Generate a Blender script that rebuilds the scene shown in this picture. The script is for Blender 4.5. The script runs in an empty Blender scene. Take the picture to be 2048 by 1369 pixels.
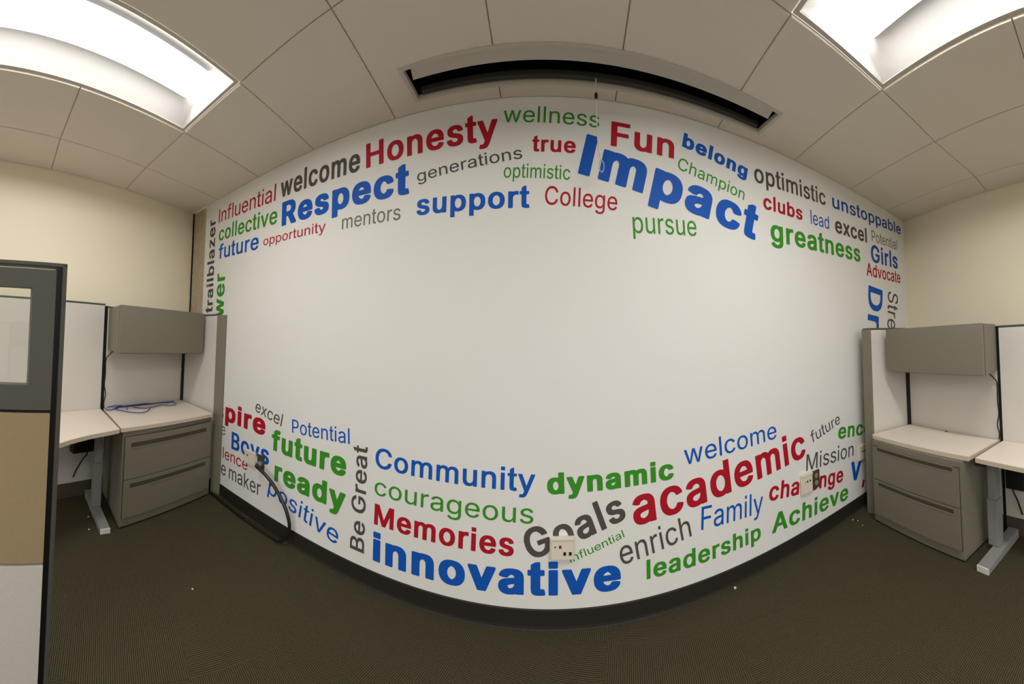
import bpy, bmesh, math, random
from mathutils import Vector, Matrix

# ------------------------------------------------------------------ camera
SC = bpy.context.scene
COL = SC.collection
F_PX = 664.83                      # pixels per radian of the panorama
EYE, CEIL, WALL_Y = 1.4008, 2.7201, 1.705
cd = bpy.data.cameras.new('camera')
cam = bpy.data.objects.new('camera', cd)
COL.objects.link(cam)
SC.camera = cam
cd.type = 'PANO'
cd.panorama_type = 'CENTRAL_CYLINDRICAL'
cd.central_cylindrical_range_u_min = -1024 / F_PX
cd.central_cylindrical_range_u_max = 1024 / F_PX
cd.central_cylindrical_range_v_min = -(1369 - 661.156) / F_PX
cd.central_cylindrical_range_v_max = 661.156 / F_PX
cd.central_cylindrical_radius = 1.0
cd.clip_start = 0.02
cam.matrix_world = (Matrix.Translation((0, 0, EYE)) @ Matrix.Rotation(0.103093, 4, 'Z')
                    @ Matrix.Rotation(0.045, 4, 'X') @ Matrix.Rotation(-0.011569, 4, 'Y')
                    @ Matrix.Rotation(math.pi / 2, 4, 'X'))

# ------------------------------------------------------------------ world, exposure
wd = bpy.data.worlds.new('world'); SC.world = wd
wd.use_nodes = True
_n, _l = wd.node_tree.nodes, wd.node_tree.links      # added fill light standing in for the open office: bright above, dim below
_tc = _n.new('ShaderNodeTexCoord'); _sx = _n.new('ShaderNodeSeparateXYZ'); _cr = _n.new('ShaderNodeValToRGB')
_l.new(_tc.outputs['Generated'], _sx.inputs[0]); _l.new(_sx.outputs['Z'], _cr.inputs[0])
_e = _cr.color_ramp.elements
_e[0].position = 0.0; _e[0].color = (0.20, 0.195, 0.18, 1)
_e[1].position = 0.12; _e[1].color = (1.0, 0.985, 0.94, 1)
_l.new(_cr.outputs[0], _n['Background'].inputs[0])
_n['Background'].inputs[1].default_value = 1.15
SC.view_settings.view_transform = 'Standard'
SC.view_settings.look = 'None'
SC.view_settings.gamma = 1
SC.view_settings.use_curve_mapping = False
SC.view_settings.exposure = 0.98
SC.cycles.use_denoising = True
SC.cycles.max_bounces = 10
SC.cycles.diffuse_bounces = 6
LAMP = 16.5                        # emission strength of the ceiling diffusers

random.seed(7)

# ------------------------------------------------------------------ materials
def lin(c):
    c = c / 255
    return c / 12.92 if c <= 0.04045 else ((c + 0.055) / 1.055) ** 2.4
def srgb(r, g, b): return (lin(r), lin(g), lin(b), 1)

def mat(name, col, rough=0.6, metal=0.0, spec=0.5, noise=None, bump=None, emit=None):
    """noise = (scale, amount) colour mottling; bump = (scale, strength)"""
    m = bpy.data.materials.new(name); m.use_nodes = True
    nt = m.node_tree; b = nt.nodes['Principled BSDF']
    b.inputs['Base Color'].default_value = col
    b.inputs['Roughness'].default_value = rough
    b.inputs['Metallic'].default_value = metal
    b.inputs['Specular IOR Level'].default_value = spec
    tc = nt.nodes.new('ShaderNodeTexCoord')
    if noise:
        n = nt.nodes.new('ShaderNodeTexNoise'); n.inputs['Scale'].default_value = noise[0]
        n.inputs['Detail'].default_value = 4
        nt.links.new(tc.outputs['Object'], n.inputs['Vector'])
        mx = nt.nodes.new('ShaderNodeMix'); mx.data_type = 'RGBA'
        k = noise[1]
        mx.inputs[6].default_value = tuple(c * (1 - k) for c in col[:3]) + (1,)
        mx.inputs[7].default_value = tuple(min(1, c * (1 + k)) for c in col[:3]) + (1,)
        nt.links.new(n.outputs['Fac'], mx.inputs[0])
        nt.links.new(mx.outputs[2], b.inputs['Base Color'])
    if bump:
        n2 = nt.nodes.new('ShaderNodeTexNoise'); n2.inputs['Scale'].default_value = bump[0]
        n2.inputs['Detail'].default_value = 3
        nt.links.new(tc.outputs['Object'], n2.inputs['Vector'])
        bp = nt.nodes.new('ShaderNodeBump'); bp.inputs['Strength'].default_value = bump[1]
        bp.inputs['Distance'].default_value = 0.004
        nt.links.new(n2.outputs['Fac'], bp.inputs['Height'])
        nt.links.new(bp.outputs['Normal'], b.inputs['Normal'])
    if emit:
        b.inputs['Emission Color'].default_value = emit[0]
        b.inputs['Emission Strength'].default_value = emit[1]
    return m

def carpet_material():
    m = bpy.data.materials.new('carpet'); m.use_nodes = True
    nt = m.node_tree; N = nt.nodes; L = nt.links; b = N['Principled BSDF']
    tc = N.new('ShaderNodeTexCoord')
    chk = N.new('ShaderNodeTexChecker'); chk.inputs['Scale'].default_value = 1 / 0.61
    mp0 = N.new('ShaderNodeMapping'); mp0.inputs['Rotation'].default_value = (0, 0, math.radians(14))
    mp0.inputs['Location'].default_value = (0.1, 0.2, 0.3)
    L.new(tc.outputs['Object'], mp0.inputs['Vector']); L.new(mp0.outputs[0], chk.inputs['Vector'])
    waves = []
    for d in ('X', 'Y'):
        w = N.new('ShaderNodeTexWave'); w.bands_direction = d
        w.inputs['Scale'].default_value = 34; w.inputs['Distortion'].default_value = 1.2
        w.inputs['Detail'].default_value = 2; w.inputs['Detail Scale'].default_value = 3
        L.new(mp0.outputs[0], w.inputs['Vector']); waves.append(w)
    mixw = N.new('ShaderNodeMix')
    L.new(chk.outputs['Fac'], mixw.inputs[0]); L.new(waves[0].outputs['Fac'], mixw.inputs[2]); L.new(waves[1].outputs['Fac'], mixw.inputs[3])
    ns = N.new('ShaderNodeTexNoise'); ns.inputs['Scale'].default_value = 260; ns.inputs['Detail'].default_value = 3
    L.new(mp0.outputs[0], ns.inputs['Vector'])
    add = N.new('ShaderNodeMath'); add.operation = 'MULTIPLY_ADD'; add.inputs[1].default_value = 0.45
    L.new(mixw.outputs[0], add.inputs[0])
    sc = N.new('ShaderNodeMath'); sc.operation = 'MULTIPLY'; sc.inputs[1].default_value = 0.75
    L.new(ns.outputs['Fac'], sc.inputs[0]); L.new(sc.outputs[0], add.inputs[2])
    cr = N.new('ShaderNodeValToRGB')
    cr.color_ramp.elements[0].position = 0.3; cr.color_ramp.elements[0].color = srgb(34, 31, 22)
    cr.color_ramp.elements[1].position = 0.8; cr.color_ramp.elements[1].color = srgb(88, 82, 63)
    L.new(add.outputs[0], cr.inputs[0])
    big = N.new('ShaderNodeTexNoise'); big.inputs['Scale'].default_value = 3
    L.new(tc.outputs['Object'], big.inputs['Vector'])
    mx = N.new('ShaderNodeMix'); mx.data_type = 'RGBA'; mx.blend_type = 'MULTIPLY'; mx.inputs[0].default_value = 0.35
    cr2 = N.new('ShaderNodeValToRGB'); cr2.color_ramp.elements[0].color = (0.75, 0.72, 0.7, 1)
    L.new(big.outputs['Fac'], cr2.inputs[0]); L.new(cr.outputs[0], mx.inputs[6]); L.new(cr2.outputs[0], mx.inputs[7])
    L.new(mx.outputs[2], b.inputs['Base Color'])
    b.inputs['Roughness'].default_value = 0.95; b.inputs['Specular IOR Level'].default_value = 0.1
    bp = N.new('ShaderNodeBump'); bp.inputs['Strength'].default_value = 0.6; bp.inputs['Distance'].default_value = 0.004
    L.new(add.outputs[0], bp.inputs['Height']); L.new(bp.outputs['Normal'], b.inputs['Normal'])
    return m

def fabric_material(name, col, k=0.10):
    m = bpy.data.materials.new(name); m.use_nodes = True
    nt = m.node_tree; N = nt.nodes; L = nt.links; b = N['Principled BSDF']
    tc = N.new('ShaderNodeTexCoord')
    mp = N.new('ShaderNodeMapping'); mp.inputs['Scale'].default_value = (60, 60, 420)
    L.new(tc.outputs['Object'], mp.inputs['Vector'])
    n = N.new('ShaderNodeTexNoise'); n.inputs['Scale'].default_value = 1.0; n.inputs['Detail'].default_value = 3
    L.new(mp.outputs[0], n.inputs['Vector'])
    mx = N.new('ShaderNodeMix'); mx.data_type = 'RGBA'
    mx.inputs[6].default_value = tuple(c * (1 - k) for c in col[:3]) + (1,)
    mx.inputs[7].default_value = tuple(min(1, c * (1 + k)) for c in col[:3]) + (1,)
    L.new(n.outputs['Fac'], mx.inputs[0]); L.new(mx.outputs[2], b.inputs['Base Color'])
    b.inputs['Roughness'].default_value = 0.95; b.inputs['Specular IOR Level'].default_value = 0.15
    bp = N.new('ShaderNodeBump'); bp.inputs['Strength'].default_value = 0.25; bp.inputs['Distance'].default_value = 0.002
    L.new(n.outputs['Fac'], bp.inputs['Height']); L.new(bp.outputs['Normal'], b.inputs['Normal'])
    return m

def concrete_material():
    m = mat('concrete', srgb(178, 165, 143), 0.9, spec=0.2, noise=(18, 0.25), bump=(40, 0.5))
    return m

def diffuser_material(k=1.0):
    m = bpy.data.materials.new('lamp_diffuser'); m.use_nodes = True
    nt = m.node_tree; N = nt.nodes; L = nt.links; b = N['Principled BSDF']
    b.inputs['Base Color'].default_value = (0.85, 0.85, 0.85, 1)
    b.inputs['Emission Color'].default_value = (1.0, 0.985, 0.945, 1)
    b.inputs['Emission Strength'].default_value = LAMP * k
    return m

M = {
    'mural': mat('mural_wall', srgb(228, 227, 225), 0.75, spec=0.25, bump=(500, 0.05)),
    'cream': mat('cream_paint', srgb(240, 231, 208), 0.85, spec=0.2, bump=(300, 0.06)),
    'back': mat('plain_paint', srgb(215, 208, 190), 0.9, spec=0.2),
    'tile': mat('ceiling_tile', srgb(230, 221, 208), 0.95, spec=0.1, noise=(300, 0.07), bump=(350, 0.4)),
    'grid': mat('ceiling_grid', srgb(190, 182, 170), 0.8, spec=0.2),
    'carpet': carpet_material(),
    'base': mat('dark_rubber', srgb(38, 34, 29), 0.6, spec=0.3),
    'concrete': concrete_material(),
    'taupe': mat('taupe_metal', srgb(124, 118, 104), 0.5, spec=0.4, noise=(500, 0.05)),
    'taupe_dark': mat('taupe_recess', srgb(86, 79, 65), 0.6, spec=0.3),  # darker taupe: shade put into the pull recesses, also colours raceways
    'gun': mat('gunmetal_tile', srgb(94, 93, 88), 0.55, spec=0.4, noise=(400, 0.04)),
    'gun_trim': mat('gunmetal_trim', srgb(82, 81, 77), 0.45, spec=0.5),
    'black': mat('black_plastic', srgb(22, 21, 20), 0.5, spec=0.4),
    'shadow': mat('dark_seam', srgb(28, 26, 24), 0.8, spec=0.2),  # near-black: shade painted into furniture gaps, also seams and dark jacks
    'fabric': fabric_material('grey_fabric', srgb(214, 209, 203)),
    'tan': fabric_material('tan_fabric', srgb(170, 150, 118)),
    'top': mat('cream_laminate', srgb(228, 216, 203), 0.45, spec=0.4, noise=(200, 0.03)),
    'top_edge': mat('laminate_edge', srgb(206, 192, 172), 0.5, spec=0.4),
    'steel': mat('grey_steel', srgb(140, 140, 138), 0.4, spec=0.5),
    'white_cap': mat('white_plastic', srgb(225, 224, 220), 0.4, spec=0.4),
    'ivory': mat('ivory_plastic', srgb(222, 213, 199), 0.45, spec=0.4),
    'brown': mat('brown_plate', srgb(70, 63, 48), 0.4, spec=0.5),
    'tan_plastic': mat('tan_socket', srgb(150, 140, 118), 0.4, spec=0.4),
    'white_metal': mat('white_enamel', srgb(236, 234, 230), 0.45, spec=0.4),
    'frame': mat('ceiling_trim', srgb(200, 193, 182), 0.6, spec=0.3),
    'slot': mat('slot_interior', srgb(12, 11, 10), 0.9, spec=0.1),
    'roller': mat('screen_casing', srgb(58, 56, 52), 0.6, spec=0.3),
    'cord': mat('white_cord', srgb(222, 214, 202), 0.6),
    'ring': mat('pale_ring', srgb(170, 190, 205), 0.3, spec=0.5),
    'blue_cable': mat('blue_cable', srgb(58, 76, 140), 0.5, spec=0.4),
    'conduit': mat('black_conduit', srgb(24, 23, 22), 0.35, spec=0.6),
    'crumb': mat('paper_crumb', srgb(215, 205, 185), 0.9),
    'pale_crumb': mat('white_crumb', srgb(220, 222, 222), 0.9),
    'red_dot': mat('red_jack', srgb(120, 40, 40), 0.5),
    'diffuser': diffuser_material(),
    'diffuser_bright': diffuser_material(1.3),
    'basket': diffuser_material(0.045),
    'reflector': mat('lamp_reflector', srgb(165, 162, 159), 0.6, spec=0.3),
}
gl = bpy.data.materials.new('clear_pane'); gl.use_nodes = True
_nt = gl.node_tree; _nt.nodes.clear()
_o = _nt.nodes.new('ShaderNodeOutputMaterial'); _m = _nt.nodes.new('ShaderNodeMixShader')
_t = _nt.nodes.new('ShaderNodeBsdfTransparent'); _t.inputs[0].default_value = (0.93, 0.94, 0.93, 1)
_g = _nt.nodes.new('ShaderNodeBsdfGlossy'); _g.inputs['Roughness'].default_value = 0.03
_m.inputs[0].default_value = 0.05
_nt.links.new(_t.outputs[0], _m.inputs[1]); _nt.links.new(_g.outputs[0], _m.inputs[2]); _nt.links.new(_m.outputs[0], _o.inputs[0])
M['glass'] = gl
INK = {'red': srgb(172, 14, 36), 'green': srgb(56, 142, 36), 'blue': srgb(8, 84, 182), 'navy': srgb(36, 78, 158),
       'dark': srgb(82, 76, 72), 'gray': srgb(112, 116, 100)}
for k, c in INK.items(): M['ink_' + k] = mat(k + '_vinyl', c, 0.6, spec=0.25)

# ------------------------------------------------------------------ object helpers
def link(name, me, m, parent=None):
    o = bpy.data.objects.new(name, me)
    for x in (m if isinstance(m, (list, tuple)) else [m]): me.materials.append(M[x])
    COL.objects.link(o)
    if parent is not None:
        o.parent = parent
        o.matrix_parent_inverse = parent.matrix_world.inverted()
    return o
def obj(name, bm, m, parent=None, smooth=False):
    me = bpy.data.meshes.new(name)
    bmesh.ops.recalc_face_normals(bm, faces=bm.faces[:])
    if smooth:
        for f in bm.faces: f.smooth = True
    bm.to_mesh(me); bm.free()
    return link(name, me, m, parent)
def thing(name, label, cat, loc, group=None):
    o = bpy.data.objects.new(name, None); COL.objects.link(o)
    o.empty_display_size = 0.05; o.location = loc
    o.matrix_world = Matrix.Translation(loc)
    o['label'] = label; o['category'] = cat
    if group: o['group'] = group
    return o
def tag(o, label, cat, group=None):
    o['label'] = label; o['category'] = cat
    if group: o['group'] = group
    return o
def struct(o, label=None):
    o['kind'] = 'structure'
    if label: o['label'] = label
    return o

def add_prism(bm, foot, z0, z1, bevel=0.0):
    """vertical prism over a footprint of xy points; z0 / z1 may be a number or one per point"""
    n = len(foot)
    za = z0 if isinstance(z0, (list, tuple)) else [z0] * n
    zb = z1 if isinstance(z1, (list, tuple)) else [z1] * n
    lo = [bm.verts.new((p[0], p[1], z)) for p, z in zip(foot, za)]
    hi = [bm.verts.new((p[0], p[1], z)) for p, z in zip(foot, zb)]
    fs = [bm.faces.new(lo[::-1]), bm.faces.new(hi)]
    for i in range(n):
        j = (i + 1) % n
        fs.append(bm.faces.new((lo[i], lo[j], hi[j], hi[i])))
    if bevel:
        es = list({e for f in fs for e in f.edges})
        bmesh.ops.bevel(bm, geom=es, offset=bevel, segments=2, affect='EDGES', profile=0.7)
    return fs
def prism(name, foot, z0, z1, m, parent=None, bevel=0.0):
    bm = bmesh.new(); add_prism(bm, foot, z0, z1, bevel)
    return obj(name, bm, m, parent)

class Quad:
    """a skewed box frame: s runs from A to B, t leaves the line AB towards the room, z is up"""
    def __init__(self, A, B, n=None, C=None, Dp=None):
        self.A, self.B = Vector(A), Vector(B)
        d = (self.B - self.A).normalized()
        self.n = Vector(n).normalized() if n else Vector((d.y, -d.x))
    def p(self, s, t=0.0):
        v = self.A.lerp(self.B, s) + self.n * t
        return (v.x, v.y)
    def foot(self, s0, s1, t0, t1): return [self.p(s0, t0), self.p(s1, t0), self.p(s1, t1), self.p(s0, t1)]
    def L(self): return (self.B - self.A).length
    def P(self, s, t, z):
        a = self.p(s, t); return Vector((a[0], a[1], z))

def add_recessed(bm, q, s0, s1, z0, z1, t0, t1, hole, depth):
    """a slab from t0 (back) to t1 (front) with a rectangular pocket `hole`=(s0,s1,z0,z1) `depth` deep; depth None cuts it through"""
    a0, a1, b0, b1 = hole
    S = [s0, a0, a1, s1]; Z = [z0, b0, b1, z1]
    V = [[bm.verts.new(q.P(s, t1, z)) for z in Z] for s in S]
    for i in range(3):
        for j in range(3):
            if i == 1 and j == 1: continue
            bm.faces.new((V[i][j], V[i + 1][j], V[i + 1][j + 1], V[i][j + 1]))
    td = t0 if depth is None else t1 - depth
    inner = [V[1][1], V[2][1], V[2][2], V[1][2]]
    back = [bm.verts.new(q.P(s, td, z)) for s, z in ((a0, b0), (a1, b0), (a1, b1), (a0, b1))]
    for i in range(4):
        j = (i + 1) % 4
        bm.faces.new((inner[i], inner[j], back[j], back[i]))
    rim = [V[0][0], V[1][0], V[2][0], V[3][0], V[3][1], V[3][2], V[3][3], V[2][3], V[1][3], V[0][3], V[0][2], V[0][1]]
    if depth is None:
        B = [[None] * 4 for _ in range(4)]
        B[1][1], B[2][1], B[2][2], B[1][2] = back
        for i in range(4):
            for j in range(4):
                if B[i][j] is None: B[i][j] = bm.verts.new(q.P(S[i], t0, Z[j]))
        for i in range(3):
            for j in range(3):
                if i == 1 and j == 1: continue
                bm.faces.new((B[i][j], B[i][j + 1], B[i + 1][j + 1], B[i + 1][j]))
        rb = [B[0][0], B[1][0], B[2][0], B[3][0], B[3][1], B[3][2], B[3][3], B[2][3], B[1][3], B[0][3], B[0][2], B[0][1]]
    else:
        bm.faces.new(back)
        rb = []
        for (i, j) in ((0, 0), (1, 0), (2, 0), (3, 0), (3, 1), (3, 2), (3, 3), (2, 3), (1, 3), (0, 3), (0, 2), (0, 1)):
            rb.append(bm.verts.new(q.P(S[i], t0, Z[j])))
        bm.faces.new(rb[::-1])
    for i in range(12):
        j = (i + 1) % 12
        bm.faces.new((rim[i], rim[j], rb[j], rb[i]))

def tube(name, pts, r, m, parent=None, res=8, smooth_path=True, caps=True):
    """a round cable swept along points (Catmull-Rom smoothed)"""
    P = [Vector(p) for p in pts]
    if smooth_path and len(P) > 2:
        out = []
        for i in range(len(P) - 1):
            p0 = P[max(i - 1, 0)]; p1 = P[i]; p2 = P[i + 1]; p3 = P[min(i + 2, len(P) - 1)]
            for k in range(6):
                t = k / 6
                out.append(0.5 * ((2 * p1) + (p2 - p0) * t + (2 * p0 - 5 * p1 + 4 * p2 - p3) * t * t + (3 * p1 - p0 - 3 * p2 + p3) * t ** 3))
        out.append(P[-1]); P = out
    bm = bmesh.new(); rings = []
    up = Vector((0, 0, 1)); prev = None
    for i, p in enumerate(P):
        d = (P[min(i + 1, len(P) - 1)] - P[max(i - 1, 0)]).normalized()
        if prev is None:
            a = d.cross(up)
            if a.length < 0.1: a = d.cross(Vector((1, 0, 0)))
        else:
            a = prev - d * prev.dot(d)
        a.normalize(); prev = a; b = d.cross(a)
        rings.append([bm.verts.new(p + (a * math.cos(2 * math.pi * k / res) + b * math.sin(2 * math.pi * k / res)) * r) for k in range(res)])
    for i in range(len(rings) - 1):
        for k in range(res):
            j = (k + 1) % res
            bm.faces.new((rings[i][k], rings[i][j], rings[i + 1][j], rings[i + 1][k]))
    if caps:
        bm.faces.new(rings[0]); bm.faces.new(rings[-1][::-1])
    return obj(name, bm, m, parent, smooth=True)

def add_disc_y(bm, x, y0, y1, z, rx, rz, n=16):
    """short cylinder whose axis runs along y"""
    a = [bm.verts.new((x + rx * math.cos(2 * math.pi * k / n), y0, z + rz * math.sin(2 * math.pi * k / n))) for k in range(n)]
    b = [bm.verts.new((x + rx * math.cos(2 * math.pi * k / n), y1, z + rz * math.sin(2 * math.pi * k / n))) for k in range(n)]
    bm.faces.new(a); bm.faces.new(b[::-1])
    for k in range(n):
        j = (k + 1) % n
        bm.faces.new((a[k], a[j], b[j], b[k]))
def box_foot(x0, x1, y0, y1): return [(x0, y0), (x1, y0), (x1, y1), (x0, y1)]

# ================================================================== SETTING
BACK_Y = -1.7                                           # the room is open to the rest of the office behind the camera
def xl(y): return -3.16 + (WALL_Y - y) * 0.2674        # left wall line
def xr(y): return 3.27 - (WALL_Y - y) * 0.3240         # right wall line
XW0, XW1 = xl(WALL_Y), xr(WALL_Y)

floor = struct(prism('floor', [(XW0 - 0.1, WALL_Y + 0.1), (XW1 + 0.1, WALL_Y + 0.1), (xr(BACK_Y) + 0.1, BACK_Y - 0.1), (xl(BACK_Y) - 0.1, BACK_Y - 0.1)], -0.06, 0, 'carpet'))
COLX = -2.888                                           # edge between the bare concrete strip and the mural
wall_back = struct(prism('wall_back', box_foot(COLX, XW1, WALL_Y, WALL_Y + 0.1), 0, CEIL + 0.06, 'mural'))
conc = struct(prism('trim_1', box_foot(XW0 - 0.0, COLX - 0.002, WALL_Y + 0.006, WALL_Y + 0.1), 0, CEIL + 0.06, 'concrete'),
              'strip of bare concrete column between the cream left wall and the white word wall')
seam = struct(prism('trim_2', [(XW0 - 0.006, WALL_Y - 0.004), (XW0 + 0.016, WALL_Y - 0.004), (XW0 + 0.016, WALL_Y + 0.006), (XW0 - 0.006, WALL_Y + 0.006)], 0, CEIL, 'shadow'),
              'dark gap strip in the corner between the cream left wall and the concrete')
struct(prism('wall_left', [(xl(WALL_Y + 0.1), WALL_Y + 0.1), (XW0 - 0.1, WALL_Y + 0.1), (xl(BACK_Y) - 0.1, BACK_Y), (xl(BACK_Y), BACK_Y)], 0, CEIL + 0.06, 'cream'))
struct(prism('wall_right', [(xr(WALL_Y + 0.1), WALL_Y + 0.1), (XW1 + 0.1, WALL_Y + 0.1), (xr(BACK_Y) + 0.1, BACK_Y), (xr(BACK_Y), BACK_Y)], 0, CEIL + 0.06, 'cream'))

# rubber cove base: flat face plus a small toe lip
bm = bmesh.new()
prof = [(0, 0.0), (-0.013, 0.0), (-0.012, 0.003), (-0.008, 0.008), (-0.006, 0.02), (-0.006, 0.094), (-0.003, 0.098), (0, 0.098)]
ra = [bm.verts.new((COLX, WALL_Y + y, z)) for y, z in prof]; rb_ = [bm.verts.new((XW1 - 0.01, WALL_Y + y, z)) for y, z in prof]
for i in range(len(prof)):
    j = (i + 1) % len(prof); bm.faces.new((ra[i], ra[j], rb_[j], rb_[i]))
bm.faces.new(ra); bm.faces.new(rb_[::-1])
struct(obj('baseboard_back', bm, 'base'))

# ---- suspended ceiling: tiles laid between slightly fanned grid lines
GX = [-2.69, -2.08, -1.49, -0.866, -0.25, 0.363, 0.99, 1.625, 2.28, 2.88]
GM = [0.26, 0.20, 0.15, 0.086, 0.02, -0.10, -0.13, -0.175, -0.26, -0.25]
R1 = [0.89, 0.945, 0.985, 0.995, 0.99, 0.965, 0.93, 0.875, 0.815, 0.70]
NL = len(GX) + 2
def line_x(k, y):
    if k == 0: return xl(y)
    if k == NL - 1: return xr(y)
    return GX[k - 1] + GM[k - 1] * (WALL_Y - y)
def row_y(k, r):
    if r == 0: return WALL_Y
    a = 0.865 if k == 0 else 0.675 if k == NL - 1 else R1[k - 1]
    return a - (r - 1) * 0.70
ROWS = 4
def node(k, r):
    y = row_y(k, r); return Vector((line_x(k, y), y))
GAP = 0.003
SLX0, SLX1, SLY0, SLY1 = -0.700, 1.240, 1.385, 1.615     # ceiling slot, outer edge of its trim
def inset(poly, g):
    """move each edge of a convex polygon inwards by its own distance"""
    n = len(poly); c = sum(poly, Vector((0, 0))) / n; L = []
    for i in range(n):
        a, b = poly[i], poly[(i + 1) % n]
        d = (b - a).normalized(); nn = Vector((-d.y, d.x))
        if nn.dot(c - a) < 0: nn = -nn
        L.append((a + nn * g[i], d))
    out = []
    for i in range(n):
        (p, d), (q, e) = L[i - 1], L[i]
        den = d.x * e.y - d.y * e.x
        t = ((q.x - p.x) * e.y - (q.y - p.y) * e.x) / den
        out.append(p + d * t)
    return out
ceil_bm = bmesh.new()
def add_tile(poly, g=None):
    poly = [Vector(p) for p in poly]
    g = g or [GAP] * len(poly)
    o = inset(poly, g); i2 = inset(poly, [x + 0.004 if x > 0 else 0 for x in g])
    zt, zb = CEIL + 0.012, CEIL
    T = [ceil_bm.verts.new((p.x, p.y, zt)) for p in o]
    E = [ceil_bm.verts.new((p.x, p.y, zb + 0.003)) for p in o]
    B = [ceil_bm.verts.new((p.x, p.y, zb)) for p in i2]
    ceil_bm.faces.new(B); ceil_bm.faces.new(T)
    for k in range(len(poly)):
        j = (k + 1) % len(poly)
        ceil_bm.faces.new((T[k], T[j], E[j], E[k])); ceil_bm.faces.new((E[k], E[j], B[j], B[k]))
def clip_y(k, y): return Vector((line_x(k, y), y))
LIGHTS = {(2, 1): 'left', (2, 2): 'left', (7, 1): 'right', (7, 2): 'right'}
for k in range(NL - 1):
    for r in range(ROWS):
        a, b, c, d = node(k, r + 1), node(k + 1, r + 1), node(k + 1, r), node(k, r)
        if (k, r) in LIGHTS: continue
        if r == ROWS - 1:
            a, b = clip_y(k, BACK_Y), clip_y(k + 1, BACK_Y)
        if r == 0 and 4 <= k <= 7:
            # tiles cut around the slot: room side, wall side, and fillers at its two ends
            y0, y1 = SLY0, SLY1
            p0, p1 = clip_y(k, y0), clip_y(k + 1, y0)
            add_tile([a, b, p1, p0], [GAP, GAP, 0, GAP])
            q0, q1 = clip_y(k, y1), clip_y(k + 1, y1)
            add_tile([q0, q1, c, d], [0 if k in (4, 7) else 0.002, GAP, GAP, GAP])
            if k == 4: add_tile([p0, Vector((SLX0, y0)), Vector((SLX0, y1)), q0], [0, 0, 0, GAP])
            if k == 7: add_tile([Vector((SLX1, y0)), p1, q1, Vector((SLX1, y1))], [0, GAP, 0, 0])
            continue
        add_tile([a, b, c, d])
# the grid that shows in the gaps between the tiles
def add_sheet(poly, z): ceil_bm.faces.new([ceil_bm.verts.new((p[0], p[1], z)) for p in poly]).material_index = 1
zs = CEIL + 0.011
for k in range(NL - 1):
    for r in range(ROWS):
        if (k, r) in LIGHTS: continue
        a, b, c, d = node(k, r + 1), node(k + 1, r + 1), node(k + 1, r), node(k, r)
        if r == 0 and 4 <= k <= 7:
            add_sheet([a, b, clip_y(k + 1, SLY0 + 0.02), clip_y(k, SLY0 + 0.02)], zs)
            add_sheet([clip_y(k, SLY1 - 0.02), clip_y(k + 1, SLY1 - 0.02), c, d], zs)
            if k == 4: add_sheet([clip_y(k, SLY0 + 0.02), (SLX0 + 0.02, SLY0 + 0.02), (SLX0 + 0.02, SLY1 - 0.02), clip_y(k, SLY1 - 0.02)], zs)
            if k == 7: add_sheet([(SLX1 - 0.02, SLY0 + 0.02), clip_y(k + 1, SLY0 + 0.02), clip_y(k + 1, SLY1 - 0.02), (SLX1 - 0.02, SLY1 - 0.02)], zs)
            continue
        if r == ROWS - 1: a, b = clip_y(k, BACK_Y), clip_y(k + 1, BACK_Y)
        add_sheet([a, b, c, d], zs)
me = bpy.data.meshes.new('ceiling')
bmesh.ops.recalc_face_normals(ceil_bm, faces=ceil_bm.faces[:]); ceil_bm.to_mesh(me); ceil_bm.free()
struct(link('ceiling', me, ['tile', 'grid']))

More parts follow.
